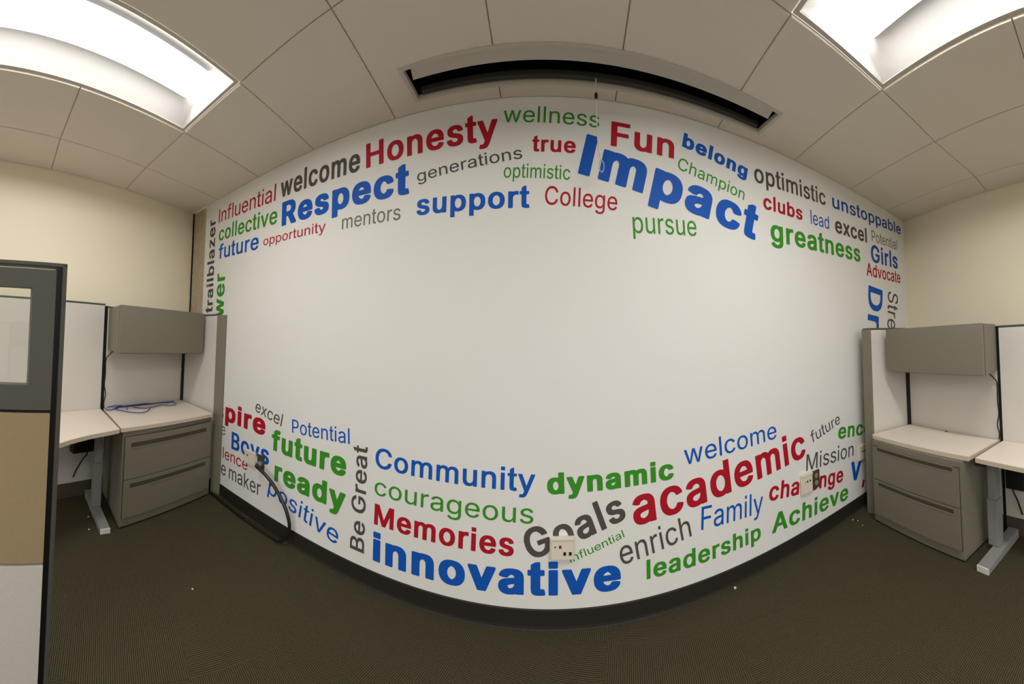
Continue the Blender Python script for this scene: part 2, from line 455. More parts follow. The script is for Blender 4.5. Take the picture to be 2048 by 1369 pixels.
# ================================================================== CEILING LIGHTS
def ceiling_light(k, r0, r1, label, lamp, group='recessed ceiling lights', end_t=0.065):
    """troffer between grid lines k, k+1 from row r0 (wall end) to row r1"""
    A, B, C_, D_ = node(k, r0), node(k + 1, r0), node(k + 1, r1), node(k, r1)
    def P(s, t, z):                                    # s across, t from the wall end into the room
        a = A.lerp(B, s); b = D_.lerp(C_, s); v = a.lerp(b, t)
        return Vector((v.x, v.y, CEIL + z))
    ctr = P(0.5, 0.5, 0)
    th = thing('ceiling_light', label, 'ceiling light', (ctr.x, ctr.y, CEIL), group)
    e = 0.020; et = 0.009
    bm = bmesh.new()                                   # thin white frame around the opening
    o = [(0, 0), (1, 0), (1, 1), (0, 1)]; i_ = [(e * 2, et * 2), (1 - e * 2, et * 2), (1 - e * 2, 1 - et * 2), (e * 2, 1 - et * 2)]
    for z0, z1 in ((0.007, 0.016),):
        ov = [bm.verts.new(P(s * 0.988 + .006, t * 0.994 + .003, z0)) for s, t in o]; iv = [bm.verts.new(P(s, t, z0)) for s, t in i_]
        ot = [bm.verts.new(P(s * 0.988 + .006, t * 0.994 + .003, z1)) for s, t in o]; it = [bm.verts.new(P(s, t, z1)) for s, t in i_]
        for q in range(4):
            j = (q + 1) % 4
            bm.faces.new((ov[q], ov[j], iv[j], iv[q])); bm.faces.new((ot[q], ot[j], it[j], it[q]))
            bm.faces.new((ov[q], ov[j], ot[j], ot[q])); bm.faces.new((iv[q], iv[j], it[j], it[q]))
    obj('frame', bm, 'frame', th)
    s0, s1 = e * 2, 0.335
    for side in (0, 1):                                # two curved white reflector wings
        bm = bmesh.new(); rows = []
        for q in range(9):
            f = q / 8; s = s0 + (s1 - s0) * f; z = 0.010 + 0.105 * math.sin(f * math.pi / 2)
            if side: s = 1 - s
            rows.append([bm.verts.new(P(s, t, z)) for t in (et * 2, 0.25, 0.5, 0.75, 1 - et * 2)])
        for q in range(8):
            for j in range(4): bm.faces.new((rows[q][j], rows[q + 1][j], rows[q + 1][j + 1], rows[q][j + 1]))
        obj('reflector', bm, 'reflector', th, smooth=True)
    for tt in (et * 2, 1 - et * 2):                    # end plates close the trough
        bm = bmesh.new()
        pts = [P(s0, tt, 0.010)] + [P(s0 + (s1 - s0) * q / 8, tt, 0.010 + 0.105 * math.sin(q / 8 * math.pi / 2)) for q in range(1, 9)]
        pts += [P(1 - s0 - (s1 - s0) * q / 8, tt, 0.010 + 0.105 * math.sin(q / 8 * math.pi / 2)) for q in range(8, 0, -1)] + [P(1 - s0, tt, 0.010)]
        bm.faces.new([bm.verts.new(p) for p in pts])
        obj('end_plate', bm, 'reflector', th)
    NT, NS = 24, 16                                    # half-round basket: white sides, glowing lens, rounded ends
    rows = []
    for j in range(NT + 1):
        t = end_t + (1 - 2 * end_t) * j / NT
        dist = min(j, NT - j) / NT * 20
        kz = 1.0 if dist >= 1 else math.sqrt(max(0.0, 1 - (1 - dist) ** 2)) * 0.12 + 0.88
        rows.append([P(0.5 - 0.185 * math.cos(math.pi * q / NS) * (0.92 + 0.08 * kz), t, 0.117 - 0.088 * math.sin(math.pi * q / NS) ** 0.8 * kz) for q in range(NS + 1)])
    def strip(name, q0, q1, m, cap=False):
        bm = bmesh.new()
        R = [[bm.verts.new(p) for p in row[q0:q1 + 1]] for row in rows]
        for j in range(NT):
            for q in range(q1 - q0): bm.faces.new((R[j][q], R[j][q + 1], R[j + 1][q + 1], R[j + 1][q]))
        if cap:
            bm.faces.new(R[0]); bm.faces.new(R[-1][::-1])
        return obj(name, bm, m, th, smooth=True)
    strip('diffuser', 3, NS - 3, lamp, True)
    strip('basket_side', 0, 3, 'basket'); strip('basket_side', NS - 3, NS, 'basket')
    bm = bmesh.new()                                   # sheet-metal housing above
    add_prism(bm, [P(s, t, 0).xy for s, t in ((0.0, 0.0), (1, 0.0), (1, 1), (0.0, 1))], CEIL + 0.122, CEIL + 0.14)
    obj('housing', bm, 'white_metal', th)
    return th
ceiling_light(2, 1, 3, 'glowing recessed ceiling light above the left cubicle', 'diffuser')
ceiling_light(7, 1, 3, 'glowing recessed ceiling light above the right cubicle', 'diffuser_bright')

# ================================================================== CEILING SLOT WITH PROJECTION SCREEN
sl = thing('ceiling_slot', 'long black recessed screen slot with pale trim in the ceiling along the word wall', 'ceiling slot', (0.27, 1.5, CEIL))
ox0, ox1, oy0, oy1 = SLX0, SLX1, SLY0, SLY1
ix0, ix1, iy0, iy1 = ox0 + 0.028, ox1 - 0.028, 1.478, 1.588
bm = bmesh.new()
def ring_frame(bm, o, i, z0, z1):
    O = [(o[0], o[2]), (o[1], o[2]), (o[1], o[3]), (o[0], o[3])]; I = [(i[0], i[2]), (i[1], i[2]), (i[1], i[3]), (i[0], i[3])]
    a = [bm.verts.new((*p, z0)) for p in O]; b = [bm.verts.new((*p, z0)) for p in I]
    c = [bm.verts.new((*p, z1)) for p in O]; d = [bm.verts.new((*p, z1)) for p in I]
    for k in range(4):
        j = (k + 1) % 4
        bm.faces.new((a[k], a[j], b[j], b[k])); bm.faces.new((c[k], c[j], d[j], d[k]))
        bm.faces.new((a[k], a[j], c[j], c[k])); bm.faces.new((b[k], b[j], d[j], d[k]))
ring_frame(bm, (ox0, ox1, oy0, oy1), (ox0 + 0.02, ox1 - 0.02, oy0 + 0.016, oy1 - 0.014), CEIL - 0.006, CEIL + 0.02)
obj('trim_frame', bm, 'frame', sl)
prism('flap', [(ix0 + 0.03, oy0 + 0.02), (ix1 - 0.03, oy0 + 0.02), (ix1 - 0.012, iy0), (ix0 + 0.012, iy0)], CEIL + 0.002, CEIL + 0.012, 'frame', sl, 0.002)
bm = bmesh.new()                                       # open dark box above the slot
x0, x1, y0, y1, z0, z1 = ox0 + 0.015, ox1 - 0.015, oy0 + 0.012, oy1 - 0.010, CEIL + 0.018, CEIL + 0.16
v = [bm.verts.new(p) for p in ((x0, y0, z0), (x1, y0, z0), (x1, y1, z0), (x0, y1, z0), (x0, y0, z1), (x1, y0, z1), (x1, y1, z1), (x0, y1, z1))]
for f in ((0, 1, 5, 4), (1, 2, 6, 5), (2, 3, 7, 6), (3, 0, 4, 7), (4, 5, 6, 7)): bm.faces.new([v[q] for q in f])
obj('recess_box', bm, 'slot', sl)
prism('screen_bar', box_foot(ix0 + 0.02, ix1 - 0.02, 1.562, 1.590), CEIL + 0.004, CEIL + 0.03, 'roller', sl, 0.003)

pc = thing('pull_cord', 'thin white pull cord with a black bead hanging from the ceiling slot', 'pull cord', (0.232, 1.57, CEIL - 0.10))
tube('cord', [(0.236, 1.572, CEIL + 0.01), (0.238, 1.575, 2.66), (0.241, 1.58, 2.58), (0.246, 1.59, 2.47), (0.256, 1.60, 2.38), (0.268, 1.61, 2.335)], 0.0032, 'cord', pc, 6)
bm = bmesh.new(); bmesh.ops.create_uvsphere(bm, u_segments=12, v_segments=10, radius=1.0, matrix=Matrix.Translation((0.238, 1.574, 2.665 - 0.025)) @ Matrix.Diagonal((0.009, 0.009, 0.017, 1)))
obj('bead', bm, 'black', pc, smooth=True)
tube('ring', [(0.272 + 0.012 * math.cos(a), 1.612, 2.305 + 0.03 * math.sin(a)) for a in [math.pi / 2 + 2 * math.pi * q / 16 for q in range(17)]], 0.0025, 'ring', pc, 6)

# ================================================================== WORDS ON THE WALL

# letter outlines: advance ; contour points (units of 1/700 em)
GLYPHS = {
 'Ab': '523;-6,3 -2,1 6,0 42,0 94,0 102,1 107,3 156,139 162,142 318,142 322,140 373,3 378,1 386,0 470,0 482,2 486,5 488,11 487,23 298,536 294,538 286,539 198,539 186,538 178,535 -8,23 -9,11;190,230 188,231 215,307 238,381 290,231 286,229 282,229',
 'As': '505;2,3 8,0 40,0 92,0 99,3 147,139 152,142 328,142 332,139 381,3 384,1 396,0 468,0 472,0 477,3 477,15 292,518 288,525 280,527 196,527 192,527 187,523 2,15;176,218 175,219 206,307 236,404 240,406 272,306 303,219 300,217 296,217 180,217',
 'Bb': '500;38,3 42,1 54,0 250,0 314,4 366,21 400,43 423,71 438,107 443,143 443,155 439,195 426,227 409,251 386,271 370,279 368,283 378,290 394,303 412,327 420,351 423,383 423,395 419,431 406,463 402,470 382,495 350,518 306,533 250,539 54,539 42,538 37,535 35,527 35,15 35,7;150,87 150,229 154,231 158,231 234,231 262,228 286,219 303,207 318,188 327,167 329,151 323,127 306,106 278,92 272,91 234,87;150,315 150,451 226,452 258,448 266,446 291,431 306,407 310,383 308,371 299,351 285,335 266,324 246,317 226,315',
 'Bs': '482;46,3 48,1 56,0 248,0 312,5 356,19 388,39 415,71 427,103 433,139 433,147 428,187 416,217 398,243 376,261 346,275 368,287 373,291 387,303 401,323 409,347 413,379 409,423 396,455 390,463 372,485 342,507 300,521 248,527 56,527 48,526 46,523;140,75 140,229 144,231 148,231 240,231 268,228 296,217 315,203 327,187 336,167 340,147 334,119 315,95 284,81 248,76 236,75;140,303 140,451 236,452 272,446 300,430 315,407 320,379 318,363 310,343 292,324 276,313 252,305 228,303',
 'Cr': '515;263,-7 307,-4 343,5 376,20 404,38 431,62 451,92 466,125 476,161 472,163 406,162 405,161 398,137 386,116 372,98 355,84 334,72 313,63 289,58 268,56 226,62 184,80 154,107 128,146 112,197 108,230 106,254 111,314 127,362 134,374 154,404 187,433 226,450 256,454 268,456 286,454 313,449 337,439 354,428 373,413 387,395 398,374 404,353 406,349 409,348 472,348 476,350 466,386 451,419 430,449 405,473 376,492 340,507 307,516 268,519 205,511 178,500 146,485 101,446 67,395 46,335 37,257 46,176 67,116 100,65 142,29 151,24 202,2',
 'Cs': '536;234,-4 268,-7 316,-3 356,8 385,20 412,38 442,64 461,92 478,128 488,164 488,172 486,176 480,178 404,178 396,177 393,172 385,148 374,128 362,112 348,100 324,86 304,78 284,73 268,72 232,77 196,93 165,120 139,160 124,208 119,260 124,320 138,364 144,375 163,404 196,433 236,451 268,455 284,454 304,449 326,440 344,429 360,416 376,396 384,380 393,352 396,349 404,348 480,348 484,349 488,352 488,360 477,400 462,432 439,464 413,488 384,507 352,521 312,531 260,534 196,526 136,500 90,460 56,409 33,340 25,264 32,191 34,180 57,116 91,64 136,27 192,2',
 'Db': '546;38,3 42,1 54,0 226,0 310,10 367,31 375,35 420,71 456,123 480,191 487,271 480,351 457,415 426,461 422,467 374,505 310,530 238,539 54,539 42,538 37,535 35,527 35,15 35,7;150,87 150,451 210,452 258,446 296,431 302,427 330,403 354,367 369,319 374,271 369,219 356,175 336,143 330,135 298,110 254,92 206,87',
 'Fb': '454;38,3 42,1 50,0 134,0 146,3 150,7 150,220 154,221 354,221 366,223 370,227 371,295 369,303 366,306 361,307 350,308 158,308 154,308 150,310 150,451 374,452 386,453 391,455 394,463 394,527 394,531 390,536 382,539 374,539 58,539 46,539 37,535 35,527 35,15 35,7',
 'Fr': '415;57,0 127,0 128,219 132,221 342,221 349,222 349,279 345,281 135,281 128,282 128,450 132,452 369,452 372,453 372,510 366,512 171,512 63,512 57,510',
 'Gb': '564;231,-4 258,-7 278,-7 340,0 398,22 440,52 472,92 475,96 496,148 503,212 503,276 502,280 498,284 490,286 274,286 264,284 259,280 258,272 258,208 259,204 262,201 274,199 382,199 387,196 385,180 372,148 352,120 322,98 294,87 270,84 242,88 206,103 173,132 150,168 134,216 128,268 134,320 149,368 170,404 174,409 206,435 242,451 270,455 294,450 314,442 330,432 350,414 364,396 376,376 383,356 386,352 398,349 482,349 494,351 498,356 498,372 489,408 473,440 450,472 424,496 394,517 358,533 318,543 274,546 254,546 186,537 126,510 82,472 47,420 22,351 15,268 22,188 46,120 81,68 127,28 186,2',
 'Gs': '546;235,-4 260,-7 276,-7 335,0 389,20 433,52 464,92 486,148 493,208 493,264 493,268 491,272 484,274 280,274 270,272 268,268 268,208 268,204 271,200 280,199 392,199 398,196 395,172 383,140 360,109 332,88 300,75 268,72 236,76 197,92 165,120 139,160 124,208 119,260 124,320 140,368 160,400 166,408 196,434 232,450 260,454 268,455 280,454 304,449 324,440 340,430 360,412 375,392 384,376 394,352 396,350 404,349 476,349 484,350 488,352 488,364 478,400 462,432 443,460 416,485 384,507 352,521 312,531 260,534 196,526 190,524 136,500 89,460 60,416 54,404 32,340 25,264 32,184 56,117 89,68 136,27 192,2',
 'Hb': '561;38,3 46,0 82,0 134,0 142,1 147,3 150,11 150,231 222,232 367,231 367,7 370,3 382,0 466,0 474,1 479,3 482,7 482,15 482,527 480,535 474,538 466,539 382,539 370,536 367,531 367,319 222,319 150,319 150,527 148,535 142,538 134,539 82,539 46,539 37,535 35,527 35,15 35,7',
 'Ik': '252;25,3 33,1 45,0 141,0 157,3 161,7 163,11 164,539 161,551 157,555 149,558 133,559 37,559 25,555 21,551 19,547 18,19 21,7',
 'Ir': '187;55,0 124,0 126,0 127,3 127,510 124,512 58,512 55,510',
 'Mb': '672;38,3 42,1 50,0 130,0 142,2 147,7 147,275 148,283 150,286 264,3 270,1 286,0 350,0 358,1 364,3 474,282 476,283 478,292 479,7 482,3 494,0 578,0 586,1 590,3 593,7 593,15 593,527 591,535 582,539 566,539 466,539 458,538 453,535 328,211 314,173 301,211 175,535 166,539 150,539 50,539 42,538 37,535 35,527 35,15 35,7',
 'Mr': '633;57,0 123,0 125,3 125,327 123,417 124,411 129,402 171,282 281,6 284,0 285,0 342,0 345,2 458,288 501,411 503,405 501,324 501,0 571,0 571,510 567,512 477,512 473,510 350,192 315,86 310,96 280,189 155,510 147,512 60,512 57,510',
 'Pr': '449;57,0 127,0 128,180 129,185 234,186 291,192 336,209 369,234 393,267 406,303 412,345 407,393 393,432 373,459 368,465 333,490 288,506 234,512 63,512 57,510;129,246 128,246 128,450 132,452 231,452 264,449 296,438 315,423 330,402 335,390 339,378 341,348 339,321 332,300 314,273 294,259 267,249 231,245',
 'Rk': '519;27,3 35,1 47,0 139,0 155,2 162,7 164,11 165,19 165,195 167,197 171,198 207,198 211,198 215,195 313,11 319,4 327,1 339,0 439,0 455,2 461,3 465,7 468,15 467,39 369,219 370,223 404,247 428,279 444,319 449,371 445,431 427,475 404,507 367,535 315,553 251,559 43,559 31,557 27,555 23,551 20,543 20,535 20,19 23,7;167,305 165,307 166,451 215,452 243,450 264,443 282,431 296,411 303,391 304,379 303,363 297,343 285,327 267,315 243,307 219,305',
 'Sr': '451;218,-9 227,-9 281,-3 326,12 362,35 389,66 404,96 406,102 411,141 408,171 399,198 382,222 362,240 341,253 312,267 266,282 212,296 170,311 151,321 143,327 134,336 122,354 118,378 120,396 133,420 147,435 170,449 194,456 215,458 227,459 266,453 297,438 324,411 335,378 403,378 397,414 392,426 380,450 354,477 317,501 299,507 275,514 227,519 179,514 137,501 98,477 72,450 55,414 49,375 57,327 83,290 128,259 185,238 242,222 290,206 315,192 329,180 340,159 343,141 338,117 336,111 326,93 311,78 285,63 257,55 221,52 194,55 170,61 143,75 126,90 113,111 107,138 104,140 38,140 35,138 44,96 56,70 62,60 89,31 125,9 173,-4',
 'Vk': '549;171,3 179,1 191,0 291,0 307,2 315,7 502,519 503,543 500,551 496,555 487,558 475,559 379,559 363,556 358,551 243,222 239,220 121,551 117,555 111,557 83,559 -5,559 -17,556 -21,551 -24,539 -23,519 165,11 167,7',
 'ab': '433;120,-6 160,-9 204,-6 234,2 248,10 252,8 256,2 268,0 348,0 358,2 361,6 362,266 358,310 347,342 328,369 308,387 280,401 252,409 200,414 148,412 112,403 84,392 56,372 33,346 17,314 16,298 20,293 84,275 112,274 120,276 123,278 132,294 140,304 152,315 168,323 184,329 200,330 220,323 233,314 243,302 248,286 250,270 247,266 243,262 224,257 164,250 108,240 80,231 56,220 37,206 20,187 18,182 9,158 5,130 5,118 11,78 24,50 45,26 72,8 108,-4;160,78 148,81 136,88 125,98 123,102 119,110 118,118 119,130 126,142 140,154 156,161 188,168 244,176 248,177 251,174 251,158 248,138 239,118 227,102 208,88 185,78 168,76',
 'ak': '459;114,-6 141,-9 177,-9 213,-5 245,3 253,1 265,0 353,0 369,3 374,6 376,10 377,22 377,278 373,326 359,362 343,386 319,406 293,420 261,428 205,434 177,434 141,431 105,423 71,410 43,390 18,362 2,330 1,305 4,298 8,294 77,275 117,274 125,275 133,278 138,282 147,298 163,314 177,323 193,329 205,326 217,318 225,310 230,302 234,286 232,282 225,279 153,269 97,259 69,250 45,240 21,222 8,206 5,202 -4,178 -10,142 -10,122 -5,86 10,54 33,27 61,9 97,-3;165,98 149,106 140,114 135,122 133,126 134,134 141,146 152,154 165,161 201,169 233,173 236,170 231,150 225,134 212,118 193,105 173,98',
 'ar': '394;155,-9 192,-6 216,1 222,4 238,12 253,24 273,50 274,48 275,0 340,0 340,252 336,291 324,323 309,345 285,364 264,375 240,382 195,387 162,385 132,378 102,367 76,348 54,324 39,294 39,291 99,274 103,276 109,288 117,298 135,314 149,321 167,327 174,329 195,331 219,329 237,322 252,312 264,297 270,279 273,258 271,246 262,237 246,232 174,223 123,214 93,204 75,195 55,180 40,162 32,141 27,111 30,90 33,72 45,45 66,22 90,6 123,-5;168,48 150,50 132,55 117,63 104,75 97,90 95,105 98,126 105,138 119,150 137,159 177,168 234,176 258,181 272,186 273,180 273,138 269,117 259,93 244,75 225,62 201,52',
 'as': '415;125,-6 158,-9 198,-6 228,2 246,12 258,21 262,18 262,6 263,2 266,1 342,0 351,2 352,10 352,262 348,302 336,334 320,358 298,376 274,389 246,397 198,402 154,400 118,391 90,380 66,362 44,338 27,306 27,294 30,292 90,274 109,274 114,278 121,290 131,302 146,315 162,324 178,329 194,330 206,330 226,324 242,313 253,298 257,286 261,266 259,258 250,251 242,248 226,245 170,238 118,229 90,221 66,210 46,196 28,174 19,150 15,114 20,78 33,50 54,25 82,6 114,-4;154,66 142,69 126,78 117,86 110,98 108,114 109,126 118,142 130,152 146,160 186,169 230,175 258,180 261,178 261,150 258,130 248,106 235,90 214,75 194,68 170,64',
 'bb': '468;184,-5 219,-8 239,-8 291,-1 335,19 367,48 395,91 409,139 415,203 410,267 393,319 367,358 336,387 331,390 291,407 235,414 215,414 179,410 151,401 139,395 139,527 139,531 135,536 127,539 119,539 47,539 35,538 30,535 28,527 28,7 31,3 39,0 123,0 134,3 137,11 139,14 151,6;215,79 203,82 185,91 163,112 149,139 141,171 138,203 141,235 149,267 163,295 184,315 203,325 219,328 235,325 255,315 277,295 292,267 300,235 303,203 300,171 292,143 279,115 259,95 239,83 231,80',
 'bk': '494;178,-5 212,-8 244,-8 301,-1 346,19 382,51 408,94 425,147 430,215 424,283 407,335 382,375 346,407 300,427 252,433 212,434 172,430 156,425 154,427 154,539 153,547 148,554 140,558 128,559 40,559 24,557 20,555 16,551 13,539 14,11 16,7 20,3 32,0 128,0 148,4 168,-3;220,99 216,100 196,111 176,131 164,155 156,187 154,215 156,243 163,271 176,295 195,315 220,327 224,326 245,315 265,295 278,267 285,239 287,215 285,187 278,159 264,131 244,111 224,100',
 'bs': '450;189,-5 233,-8 285,-1 325,18 360,47 384,87 400,139 405,199 399,259 384,307 359,347 325,377 285,395 233,402 189,399 157,389 141,378 129,367 128,523 125,526 117,527 49,527 41,526 39,523 38,519 39,3 41,1 49,0 121,0 126,3 127,23 129,29 139,19 157,7;209,67 197,69 177,80 153,103 140,127 137,138 131,163 128,199 131,235 139,263 153,292 172,311 177,315 197,325 221,329 241,325 265,313 288,291 301,265 308,239 310,231 313,195 310,163 302,131 287,103 267,83 245,70 237,68 221,66',
 'cb': '439;169,-5 200,-8 248,-6 280,1 306,11 328,24 346,39 363,59 378,83 388,111 388,123 386,127 380,131 320,146 288,146 282,143 269,115 248,93 224,81 204,78 188,82 165,95 147,115 133,139 124,175 121,203 124,231 132,263 147,291 166,311 172,315 188,324 196,327 208,328 224,325 245,315 250,311 268,291 279,267 284,263 288,262 320,263 380,278 386,283 387,299 378,323 363,347 346,367 326,383 304,396 280,405 252,412 196,414 144,408 96,387 59,355 32,316 15,263 9,207 9,195 16,139 32,90 58,51 95,19 140,-1',
 'ck': '465;162,-5 197,-8 221,-8 257,-5 289,1 317,12 341,26 362,43 378,63 390,83 401,111 403,119 402,139 398,147 393,150 329,166 285,167 273,164 267,159 254,131 237,113 217,102 205,99 181,111 177,114 162,131 146,159 139,187 137,211 139,239 147,267 161,294 177,312 181,315 201,326 213,326 235,315 253,295 268,267 277,263 309,262 329,263 392,279 398,283 401,287 402,295 401,315 390,343 375,367 357,387 337,403 315,415 289,425 253,433 217,434 185,433 133,427 85,407 44,371 18,331 2,283 -6,223 -6,203 1,143 19,91 47,51 84,19 129,0',
 'cr': '400;203,-8 232,-6 262,-1 289,10 310,22 327,37 345,58 357,79 366,103 361,106 304,120 301,118 289,91 266,67 241,55 205,49 175,54 146,70 127,91 111,118 102,151 99,181 102,226 111,259 126,286 147,310 175,325 205,330 226,327 241,325 268,310 288,289 301,262 365,277 355,304 343,323 325,345 308,358 287,370 262,380 235,386 208,387 160,381 154,380 113,361 82,334 64,310 52,289 37,244 31,190 37,133 49,97 55,82 79,46 115,16 157,-2',
 'cs': '421;173,-5 202,-8 242,-6 271,-1 299,11 320,23 338,39 354,58 367,79 378,107 378,115 373,119 314,134 294,134 290,131 277,103 258,83 234,71 206,65 182,69 157,83 138,104 122,131 114,163 111,195 114,231 122,259 126,269 138,290 158,312 186,326 206,329 230,325 258,311 276,291 288,267 290,263 294,262 314,263 376,279 377,283 376,291 367,315 354,337 338,356 318,372 294,385 270,394 242,401 202,402 150,396 103,375 70,347 43,307 25,255 19,191 25,139 42,87 69,47 102,19 146,-1',
 'db': '468;159,-5 180,-8 196,-8 241,-5 272,6 284,14 288,11 291,3 300,0 384,0 392,2 397,7 397,527 396,532 392,537 380,539 304,539 296,538 288,535 286,527 286,395 284,394 272,401 244,410 208,414 184,414 132,407 92,389 58,359 30,315 14,267 9,203 15,139 30,91 56,49 89,19 132,-1;196,79 188,81 168,92 146,115 134,139 124,171 121,203 124,235 131,263 146,291 168,314 188,325 204,328 220,325 240,315 261,295 276,267 284,235 287,203 283,167 275,139 260,111 240,92 220,81 204,78',
 'dk': '494;152,-5 177,-8 213,-8 253,-4 277,5 285,2 297,0 389,0 401,2 409,8 412,15 412,23 412,539 409,551 405,555 389,559 333,559 293,559 278,555 274,551 271,543 271,427 269,426 249,430 201,434 173,433 121,426 81,409 74,403 42,375 17,335 0,283 -6,219 -1,147 16,95 43,51 77,20 121,0;205,99 201,100 180,111 161,131 149,155 139,187 137,215 139,239 146,267 160,295 180,315 197,325 205,327 229,316 248,295 262,271 269,243 271,215 268,183 260,155 248,131 229,111',
 'dr': '429;191,-8 229,-5 254,4 274,18 289,31 307,57 310,55 310,1 313,0 370,0 375,1 375,508 375,511 373,512 308,511 308,325 307,324 288,349 275,361 256,375 226,384 193,387 148,380 109,363 76,334 52,295 36,247 31,190 36,136 52,85 76,46 109,16 148,-2;187,52 172,55 151,66 145,70 126,91 112,118 102,151 99,193 102,229 108,253 111,262 126,289 148,312 172,325 205,330 233,325 241,322 262,311 281,292 296,265 300,253 306,229 309,187 305,148 297,118 281,88 260,67 235,55 205,50',
 'ds': '450;163,-5 198,-8 238,-4 266,7 286,19 294,27 298,23 299,3 302,1 378,0 382,1 386,3 387,519 386,523 382,526 306,527 302,527 297,523 296,371 294,368 282,378 266,389 238,398 190,402 141,395 97,375 65,347 41,307 25,259 19,199 24,139 41,87 65,47 96,19 138,-1;194,67 182,69 158,82 138,103 123,131 114,163 111,199 114,231 122,263 137,291 157,311 162,315 182,325 206,329 226,325 246,315 252,311 271,291 285,267 293,239 294,231 297,195 294,163 291,151 284,127 270,102 250,82 226,69 206,66',
 'eb': '447;172,-5 208,-8 260,-5 304,7 332,22 358,43 376,67 390,99 389,115 384,119 320,135 292,135 283,131 272,112 264,102 248,88 236,82 220,78 212,77 200,79 175,87 169,91 150,107 134,131 124,163 124,167 128,169 380,169 392,171 395,175 396,211 393,263 382,303 365,339 342,367 316,388 284,403 252,411 196,414 142,407 96,387 59,355 32,317 14,263 9,207 9,195 15,139 32,90 58,51 95,19 142,-1;128,251 126,251 126,255 133,275 150,299 168,316 188,326 204,329 220,326 240,317 259,299 273,275 280,251',
 'ek': '473;166,-5 197,-8 233,-7 273,-4 316,7 345,23 373,47 391,71 404,103 405,127 401,135 397,138 329,154 293,155 281,154 273,151 269,147 260,131 251,119 238,107 221,100 209,98 185,107 181,110 165,123 148,147 142,167 145,169 385,169 401,171 407,175 410,179 411,187 411,223 407,279 395,323 379,355 357,383 327,407 297,421 261,431 221,434 189,434 133,427 125,425 81,405 44,371 17,332 0,279 -6,219 -5,199 1,143 19,91 47,51 84,19 133,0;145,271 148,279 161,299 165,303 181,318 201,327 205,328 209,327 229,317 243,303 259,279 261,271',
 'er': '408;207,-8 253,-4 286,5 313,19 337,40 352,58 356,64 367,92 365,94 355,97 310,107 304,107 292,88 280,73 268,63 253,56 232,51 214,49 181,53 153,64 131,82 126,88 111,112 103,142 100,167 106,169 373,169 374,193 371,244 360,283 343,318 322,343 295,364 269,376 238,385 205,387 157,381 151,379 112,361 78,331 52,292 36,244 31,190 37,132 54,85 79,46 115,16 160,-2;103,224 100,226 102,241 111,268 128,295 148,313 173,325 205,330 238,325 259,315 277,298 296,268 303,241 305,229 304,225 298,224',
 'es': '429;177,-5 210,-8 254,-5 290,4 298,7 322,20 350,43 368,67 380,95 380,103 378,107 374,109 314,123 298,123 292,119 283,103 277,95 270,87 258,78 238,69 222,65 210,65 190,67 162,79 142,95 125,119 115,151 113,167 114,168 374,169 385,171 386,175 386,203 383,255 372,295 354,331 334,355 306,377 278,391 246,399 198,402 147,395 102,375 67,343 42,307 24,255 19,199 20,187 26,135 42,87 69,47 102,19 150,-1;114,239 114,247 123,271 138,295 142,299 158,314 182,326 206,329 226,326 250,315 270,295 282,275 292,243 290,239',
 'fk': '323;48,3 65,0 161,0 175,3 179,7 181,11 182,323 185,327 241,327 257,329 262,331 266,335 268,347 268,411 266,419 264,423 257,427 245,429 185,429 182,431 184,451 189,464 197,470 213,468 245,468 257,470 264,475 283,535 282,559 280,563 273,569 245,576 205,580 173,580 133,575 101,565 77,549 61,531 47,503 44,495 41,467 41,431 37,429 -19,428 -27,425 -32,419 -34,411 -34,347 -33,339 -31,334 -27,330 -19,328 37,327 41,323 41,19 42,11 44,7',
 'fr': '258;78,0 145,0 145,324 147,327 150,327 228,327 230,327 231,330 231,381 150,382 145,384 145,417 146,435 148,444 156,459 171,469 195,474 213,472 225,468 229,468 246,522 231,528 219,530 186,533 162,530 132,521 111,508 92,486 81,462 78,435 78,384 72,382 3,381 3,327 72,327 75,327 78,324',
 'fs': '279;67,3 74,0 142,0 150,0 156,3 157,323 158,326 162,327 237,327 242,331 243,335 243,391 241,395 234,397 162,397 158,398 157,399 157,423 160,447 166,459 170,463 182,470 198,473 218,468 230,468 238,469 241,471 258,527 257,535 250,539 230,545 182,548 150,544 122,535 98,520 84,503 70,475 66,443 66,399 62,397 -2,397 -7,395 -9,391 -9,335 -9,331 -6,328 2,327 62,327 66,323',
 'gb': '469;154,-148 196,-151 220,-151 268,-146 312,-133 344,-115 371,-88 391,-48 397,4 397,396 395,404 392,407 380,409 300,409 292,407 290,404 288,396 284,394 272,401 240,412 184,414 136,407 92,389 88,386 56,357 31,316 14,264 9,204 14,144 31,96 58,56 92,29 136,11 184,5 208,5 244,9 268,17 284,25 285,24 286,12 279,-24 260,-48 232,-62 200,-66 192,-65 174,-60 159,-52 145,-40 124,-16 120,-13 112,-11 88,-11 80,-13 28,-44 26,-52 27,-64 42,-88 61,-108 84,-125 112,-137;192,92 165,104 146,124 133,148 124,176 121,208 125,240 133,268 146,292 168,315 188,325 204,328 220,325 240,316 261,296 276,268 284,240 287,208 284,176 277,148 261,120 244,104 220,93 204,90',
